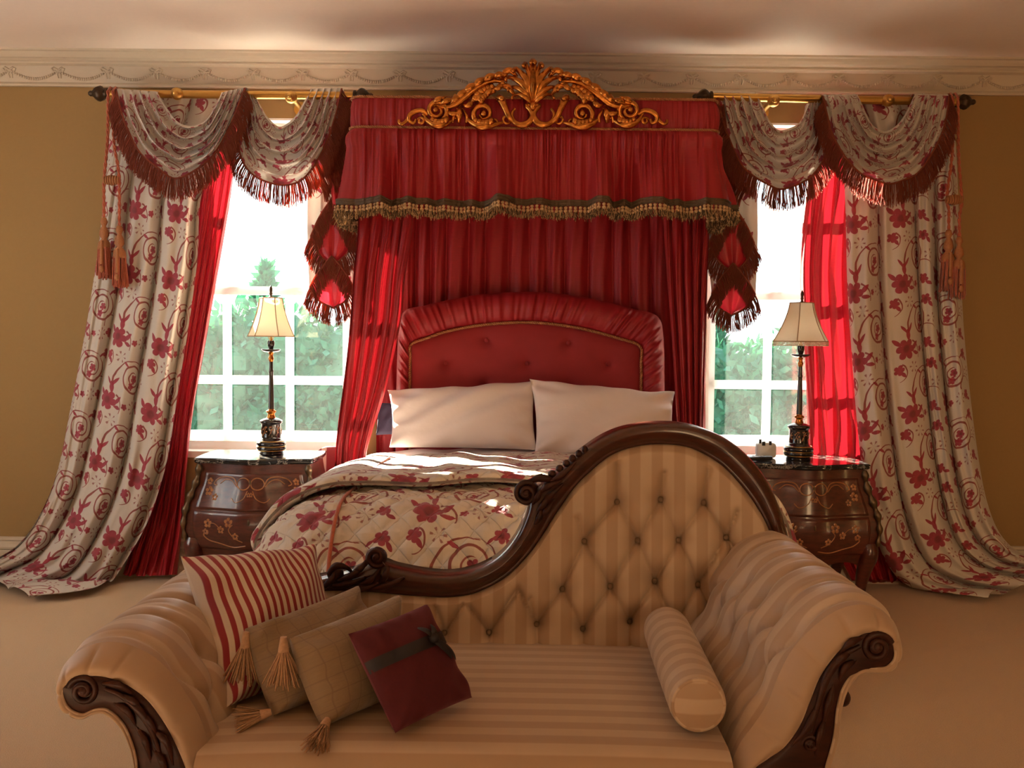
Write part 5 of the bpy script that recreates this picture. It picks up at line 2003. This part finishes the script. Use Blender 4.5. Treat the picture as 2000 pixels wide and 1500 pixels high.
MB().grid(P, np.stack([Pu[..., 0], Pu[..., 2]], -1)).build('back', M['uph'], chaise)
backo = bpy.data.objects['back']
for (bx, by) in btns:
    MB().ell(U(bx, by, YBK + .02 + .06 * np.clip((1280 - by) / 400, 0, 1) + .012), (.0095, .007, .0095), 12, 6).build('button', M['button'], backo)
pp = MB()
q = inner_b[(inner_b[:, 0] > 600)]
pp.tube(U(q[:, 0], q[:, 1] + 7, YBK + .005 + .06 * np.clip((1280 - q[:, 1]) / 400, 0, 1)), .0045, 6)
pp.build('piping', M['uph'], backo)
# plain outer back
b = MB()
Po = U(PX[::6, ::6], PY[::6, ::6], YBK + .075 + .06 * np.clip((1280 - PY[::6, ::6]) / 400, 0, 1))
b.grid(Po[:, ::-1], Po[:, ::-1][..., [0, 2]])
b.build('outer_back', M['uph'], chaise)

# ---- show-wood rail along the top of the back
ro = [(610, 1132), (680, 1116), (735, 1096), (775, 1107), (830, 1118), (880, 1121), (930, 1110), (975, 1085), (1008, 1045), (1027, 1000), (1036, 962), (1060, 942), (1095, 917), (1130, 884), (1180, 850), (1230, 832), (1290, 825), (1350, 830), (1410, 852), (1460, 890), (1500, 942), (1527, 1005), (1542, 1065), (1548, 1130)]
ri = [(610, 1156), (690, 1155), (735, 1158), (775, 1162), (830, 1166), (880, 1167), (930, 1158), (985, 1130), (1030, 1087), (1060, 1046), (1082, 1010), (1098, 987), (1115, 962), (1142, 932), (1190, 892), (1240, 873), (1295, 868), (1350, 876), (1405, 906), (1445, 946), (1475, 986), (1498, 1028), (1509, 1072), (1514, 1130)]
po, pi_ = cr_idx(ro, 12), cr_idx(ri, 12)
t_ = np.linspace(0, 1, 16)
yo = np.interp(t_, [0, .06, .2, .45, .7, .85, .93, 1], [.0, -.022, -.036, -.040, -.032, -.018, -.022, -.004])
PX = po[:, :1] * (1 - t_) + pi_[:, :1] * t_
PY = po[:, 1:] * (1 - t_) + pi_[:, 1:] * t_
rec = YBK + .02 + .06 * np.clip((1280 - PY) / 400, 0, 1)
Fr = U(PX, PY, rec + yo[None])
Bk = Fr.copy(); Bk[..., 1] = (rec + .06)
loopP = np.concatenate([Fr, Bk[:, ::-1]], 1)
b = MB().grid(loopP, None, cv=True)
for i in (0, -1):
    e = loopP[i]
    b.add(np.concatenate([e, e.mean(0)[None]]), None, [[len(e), j, (j + 1) % len(e)][::(1 if i else -1)] for j in range(len(e))])
rail = b.build('back_rail', M['wood'], chaise)

# scroll where the rail steps up
b = MB()
Yr = YBK + .075 - .03
b.ell(U(1030, 962, Yr + .02), (.040, .036, .040), 22, 14)
volute(b, 1028, 964, 23, Yr - .012, 1.9, -60, -1, .0085)
carve(b, [(1036, 940), (1052, 934), (1072, 936), (1090, 945)], .013, Yr - .01, .01)
for i, (x, y) in enumerate(((1062, 930), (1078, 921), (1093, 911), (1106, 901), (1118, 891), (1130, 882), (1142, 873))):
    b.ell(U(x, y + 4, Yr), (.0135 - .0006 * i, .016, .0115), 10, 8)
for lf in (((1050, 965), (1070, 950), (1098, 938)), ((1056, 985), (1078, 965), (1100, 945)), ((1048, 1000), (1062, 985), (1072, 962)), ((1075, 940), (1100, 925), (1125, 902)), ((1052, 1012), (1066, 1000), (1084, 975)),
           ((1044, 1025), (1054, 1010), (1058, 990)), ((1040, 985), (1050, 970), (1060, 950))):
    carve(b, lf, .0105, Yr - .022, .012, taper=(.35, 1, .3))
b.build('rail_scroll', M['carved'], rail)
# foliate end of the low rail
b = MB()
Yr = YBK + .03 - .03
b.ell(U(735, 1088, Yr + .02), (.034, .034, .032), 20, 12)
volute(b, 735, 1088, 19, Yr - .012, 1.6, 40, 1, .0075)
for lf in (((640, 1122), (655, 1106), (676, 1108), (690, 1120)), ((660, 1135), (690, 1122), (718, 1100)), ((700, 1145), (725, 1132), (742, 1110)), ((650, 1145), (680, 1140), (712, 1128)), ((690, 1118), (706, 1108), (716, 1094)),
           ((745, 1140), (752, 1125), (760, 1105)), ((720, 1150), (750, 1146), (790, 1128)), ((630, 1150), (650, 1128), (652, 1112)), ((676, 1150), (705, 1150), (740, 1140))):
    carve(b, lf, .0115, Yr - .010, .014, taper=(.5, 1, .35))
b.ell(U(655, 1120, Yr + .01), (.026, .026, .024), 14, 10)
b.build('rail_scroll', M['carved'], rail)

# ---- seat rail, legs and castors (below the frame of the photograph)
b = MB()
n = 60
xx = np.linspace(-.76, .56, n)
sec = [(2.0, .30), (1.985, .30), (1.978, .285), (1.985, .262), (1.99, .235), (2.03, .235), (2.03, .30)]
P = np.stack([np.stack([xx, np.full(n, y), z - .018 * np.cos((xx + .1) / .66 * PI * 2) * (z < .25)], -1) for y, z in sec], 1)
b.grid(P, None, cv=True)
b.box((-.72, 2.74, .22), (.54, 2.84, .46))
b.box((-.74, 2.03, .24), (-.70, 2.76, .30)); b.box((.51, 2.03, .24), (.55, 2.76, .30))
b.build('seat_rail', M['wood'], chaise)
for (lx, ly, sx, sy) in ((-.74, 2.03, -1, -1), (.58, 2.03, 1, -1), (-.72, 2.78, -1, 1), (.58, 2.78, 1, 1)):
    b = MB()
    p = cr([(lx, ly, .33), (lx + sx * .02, ly + sy * .012, .26), (lx + sx * .035, ly + sy * .02, .20), (lx + sx * .03, ly + sy * .02, .12), (lx + sx * .05, ly + sy * .03, .055)], 36)
    b.tube(p, np.interp(np.linspace(0, 1, 36), [0, .3, .6, 1], [.055, .052, .034, .020]), 14)
    lg = b.build('leg', M['wood'], chaise)
    b = MB()
    c = p[-1]
    b.tube([c + [0, 0, .02], c + [0, 0, -.012]], .016, 12)
    b.tube([c + [-.012, 0, -.030], c + [.012, 0, -.030]], .024, 16)
    b.build('castor', M['brass'], lg)
# turned knob of the rear leg showing under the right arm
b = MB()
kc = U(1644, 1362, 2.80)
b.ell(kc, (.026, .03, .028), 18, 12)
b.tube(cr([kc + [-.01, 0, 0], kc + [-.12, 0, .03], np.array([.60, 2.79, .36])], 20), np.linspace(.02, .03, 20), 10)
b.build('rear_bracket', M['carved'], chaise)

# ================================================================= bolster and cushions on the seat
bc0, bc1 = U(1364, 1377, 2.09), U(1301, 1228, 2.64)
RB = .066
ax = bc1 - bc0
Lb = np.linalg.norm(ax); ax = ax / Lb
e1 = np.array([1.0, 0, 0]); e1 = e1 - e1.dot(ax) * ax; e1 /= np.linalg.norm(e1)
e2 = np.cross(ax, e1)
bol = thing('bolster', 'cream striped round bolster lying on the chaise seat by the right arm', 'bolster', (bc0 + bc1) / 2)
th = np.linspace(0, 2 * PI, 64, endpoint=False)
pf = [(0, .012), (.010, .03), (.03, .006), (.10, 0), (.5, .001), (.9, 0), (.97, .006), (.99, .03), (1.0, .012)]
P, uv = [], []
for f, dr in [(f, 0) for f in np.linspace(0, 1, 60)]:
    r = RB * (1 + .02 * math.sin(PI * f)) - .010 * max(0, 1 - min(f, 1 - f) / .03) ** 2
    P.append(bc0 + ax * Lb * f + r * (np.cos(th)[:, None] * e1 + np.sin(th)[:, None] * e2)); uv.append(np.stack([np.full(64, f * Lb), th * RB], -1))
b = MB().grid(np.array(P), np.array(uv), cv=True)
b.build('cover', M['uph'], bol)
for f, sg in ((0, -1), (1, 1)):
    b = MB()
    Pc = [bc0 + ax * (Lb * f + sg * .014 * (1 - (k / RB) ** 2)) + k * (np.cos(th)[:, None] * e1 + np.sin(th)[:, None] * e2) for k in np.linspace(.0005, RB - .008, 12)]
    Pc = np.array(Pc)
    b.grid(Pc, np.stack([(Pc - bc0) @ e2, (Pc - bc0) @ e1], -1), cv=True, flip=sg < 0)
    b.build('end_panel', M['uph'], bol)
    b = MB()
    c_ = bc0 + ax * Lb * f
    ring = np.array([c_ + (RB - .007) * (math.cos(a) * e1 + math.sin(a) * e2) for a in np.linspace(0, 2 * PI, 65)])
    b.tube(ring, .0052, 6, caps=False)
    b.build('piping', M['uph'], bol)

b = MB()
cushion(b, PT(352, 1086, 2.46), PT(612, 1064, 2.66), PT(662, 1322, 2.58), PT(440, 1384, 2.20), .115, 46, .075, seed=91, wrinkle=1.0, pw=.42)
tag(b.build('cushion', M['ticking'], None), 'large red and cream ticking striped cushion against the left arm of the chaise', 'cushion')


def soft_tassel(b, p, d, L, r, rng):
    p = np.asarray(p, float); d = np.asarray(d, float); d /= np.linalg.norm(d)
    b.tube([p, p + d * L * .22, p + d * L * .3], np.array([r * .3, r * .45, r * .5]), 10)
    n = 90
    u = rng.normal(size=(n, 3)); u -= (u @ d)[:, None] * d; u /= np.linalg.norm(u, axis=1)[:, None]
    S0 = p + d * L * .28 + u * r * .4 * rng.uniform(0, 1, (n, 1))
    t = np.linspace(0, 1, 5)[None, :, None]
    Pq = S0[:, None] + (d[None] + u * rng.uniform(.1, .55, (n, 1)))[:, None] * t * (L * .7 * rng.uniform(.8, 1.1, (n, 1, 1)))
    a = np.array([[1, 0, 0], [-.5, .866, 0], [-.5, -.3, .8]]) * .0022
    V = Pq[:, :, None] + a[None, None]
    I = np.arange(n * 15).reshape(n, 5, 3)
    J = np.roll(I, -1, 2)
    b.add(V.reshape(-1, 3), np.stack([I[:, :-1], J[:, :-1], J[:, 1:], I[:, 1:]], -1).reshape(-1, 4))


def tan_cushion(label, TL, TR, BR, BL, seed, tas):
    t = thing('cushion', label, 'cushion', (np.asarray(TL) + BR + TR + BL) / 4, 'tan linen cushions')
    b = MB()
    cushion(b, TL, TR, BR, BL, .092, 44, .03, seed=seed, wrinkle=1.5, pw=.36)
    b.build('cover', M['tan'], t)
    rng = np.random.default_rng(seed)
    for p, d, L in tas:
        b = MB()
        soft_tassel(b, p, d, L * 1.1, .027, rng)
        b.build('tassel', M['tasseltan'], t)


tan_cushion('tan checked linen cushion between the ticking cushion and the front tan one', PT(478, 1228, 2.26), PT(694, 1146, 2.52), PT(730, 1330, 2.46), PT(534, 1398, 2.16), 92,
            [(PT(481, 1234, 2.25), (-.06, -.02, -1), .115), (PT(530, 1390, 2.15), (-.8, -.25, -.18), .075)])
tan_cushion('tan checked linen cushion directly behind the burgundy one', PT(566, 1246, 2.19), PT(772, 1164, 2.46), PT(800, 1352, 2.38), PT(632, 1420, 2.09), 93,
            [(PT(554, 1244, 2.18), (.0, -.04, -1), .105), (PT(640, 1405, 2.08), (-.15, -.75, -.35), .075)])

t = thing('cushion', 'small burgundy cushion tied with a black ribbon bow, foremost on the chaise seat', 'cushion', PT(800, 1310, 2.2))
b = MB()
TLc, TRc, BRc, BLc = PT(680, 1238, 2.13), PT(830, 1181, 2.30), PT(922, 1362, 2.235), PT(772, 1432, 2.06)
mid, nrm, rim, front_ = cushion(b, TLc, TRc, BRc, BLc, .058, 36, .03, seed=94, wrinkle=.9, pw=.42)
b.build('cover', M['burg'], t)


def on_cushion(A, B, lift=.003):
    """point on the front of the burgundy cushion; A across, B down, 0..1"""
    n_ = front_.shape[0]
    s = np.linspace(-1, 1, n_); s = np.sign(s) * (1 - (1 - np.abs(s)) ** 1.35); s = (s + 1) / 2
    i = np.interp(A, s, np.arange(n_)); j = np.interp(B, s, np.arange(n_))
    i0, j0 = np.clip(i.astype(int), 0, n_ - 2), np.clip(j.astype(int), 0, n_ - 2)
    fi, fj = (i - i0)[:, None], (j - j0)[:, None]
    p = front_[i0, j0] * (1 - fi) * (1 - fj) + front_[i0 + 1, j0] * fi * (1 - fj) + front_[i0, j0 + 1] * (1 - fi) * fj + front_[i0 + 1, j0 + 1] * fi * fj
    return p + nrm * lift


rb = MB()
A = np.linspace(.0, 1, 50)
rows_ = [on_cushion(A, np.full(50, v), .0035) for v in np.linspace(.31, .43, 6)]
rb.grid(np.stack(rows_, 1), None)
for (a0, b0_), (a1, b1_), w in (((.70, .36), (.93, .62), .05), ((.70, .36), (.62, .20), .035), ((.70, .36), (.80, .22), .035), ((.70, .36), (.85, .60), .04)):
    n_ = 20
    tt = np.linspace(0, 1, n_)
    ca = a0 + (a1 - a0) * tt; cb = b0_ + (b1_ - b0_) * tt
    wv = w * np.sin(PI * np.clip(tt * .9 + .08, 0, 1)) ** .5
    dx, dy = (b1_ - b0_), -(a1 - a0); l = math.hypot(dx, dy)
    G = np.stack([on_cushion(ca + dx / l * wv * k, cb + dy / l * wv * k, 0) + nrm * (.006 + .016 * np.sin(PI * tt))[:, None] * (1 - .3 * abs(k)) for k in (-1, -.3, .3, 1)], 1)
    rb.grid(G, None)
rb.ell(on_cushion(np.array([.70]), np.array([.36]), .012)[0], (.014, .010, .012), 10, 8)
rb.build('ribbon', M['ribbon'], t)
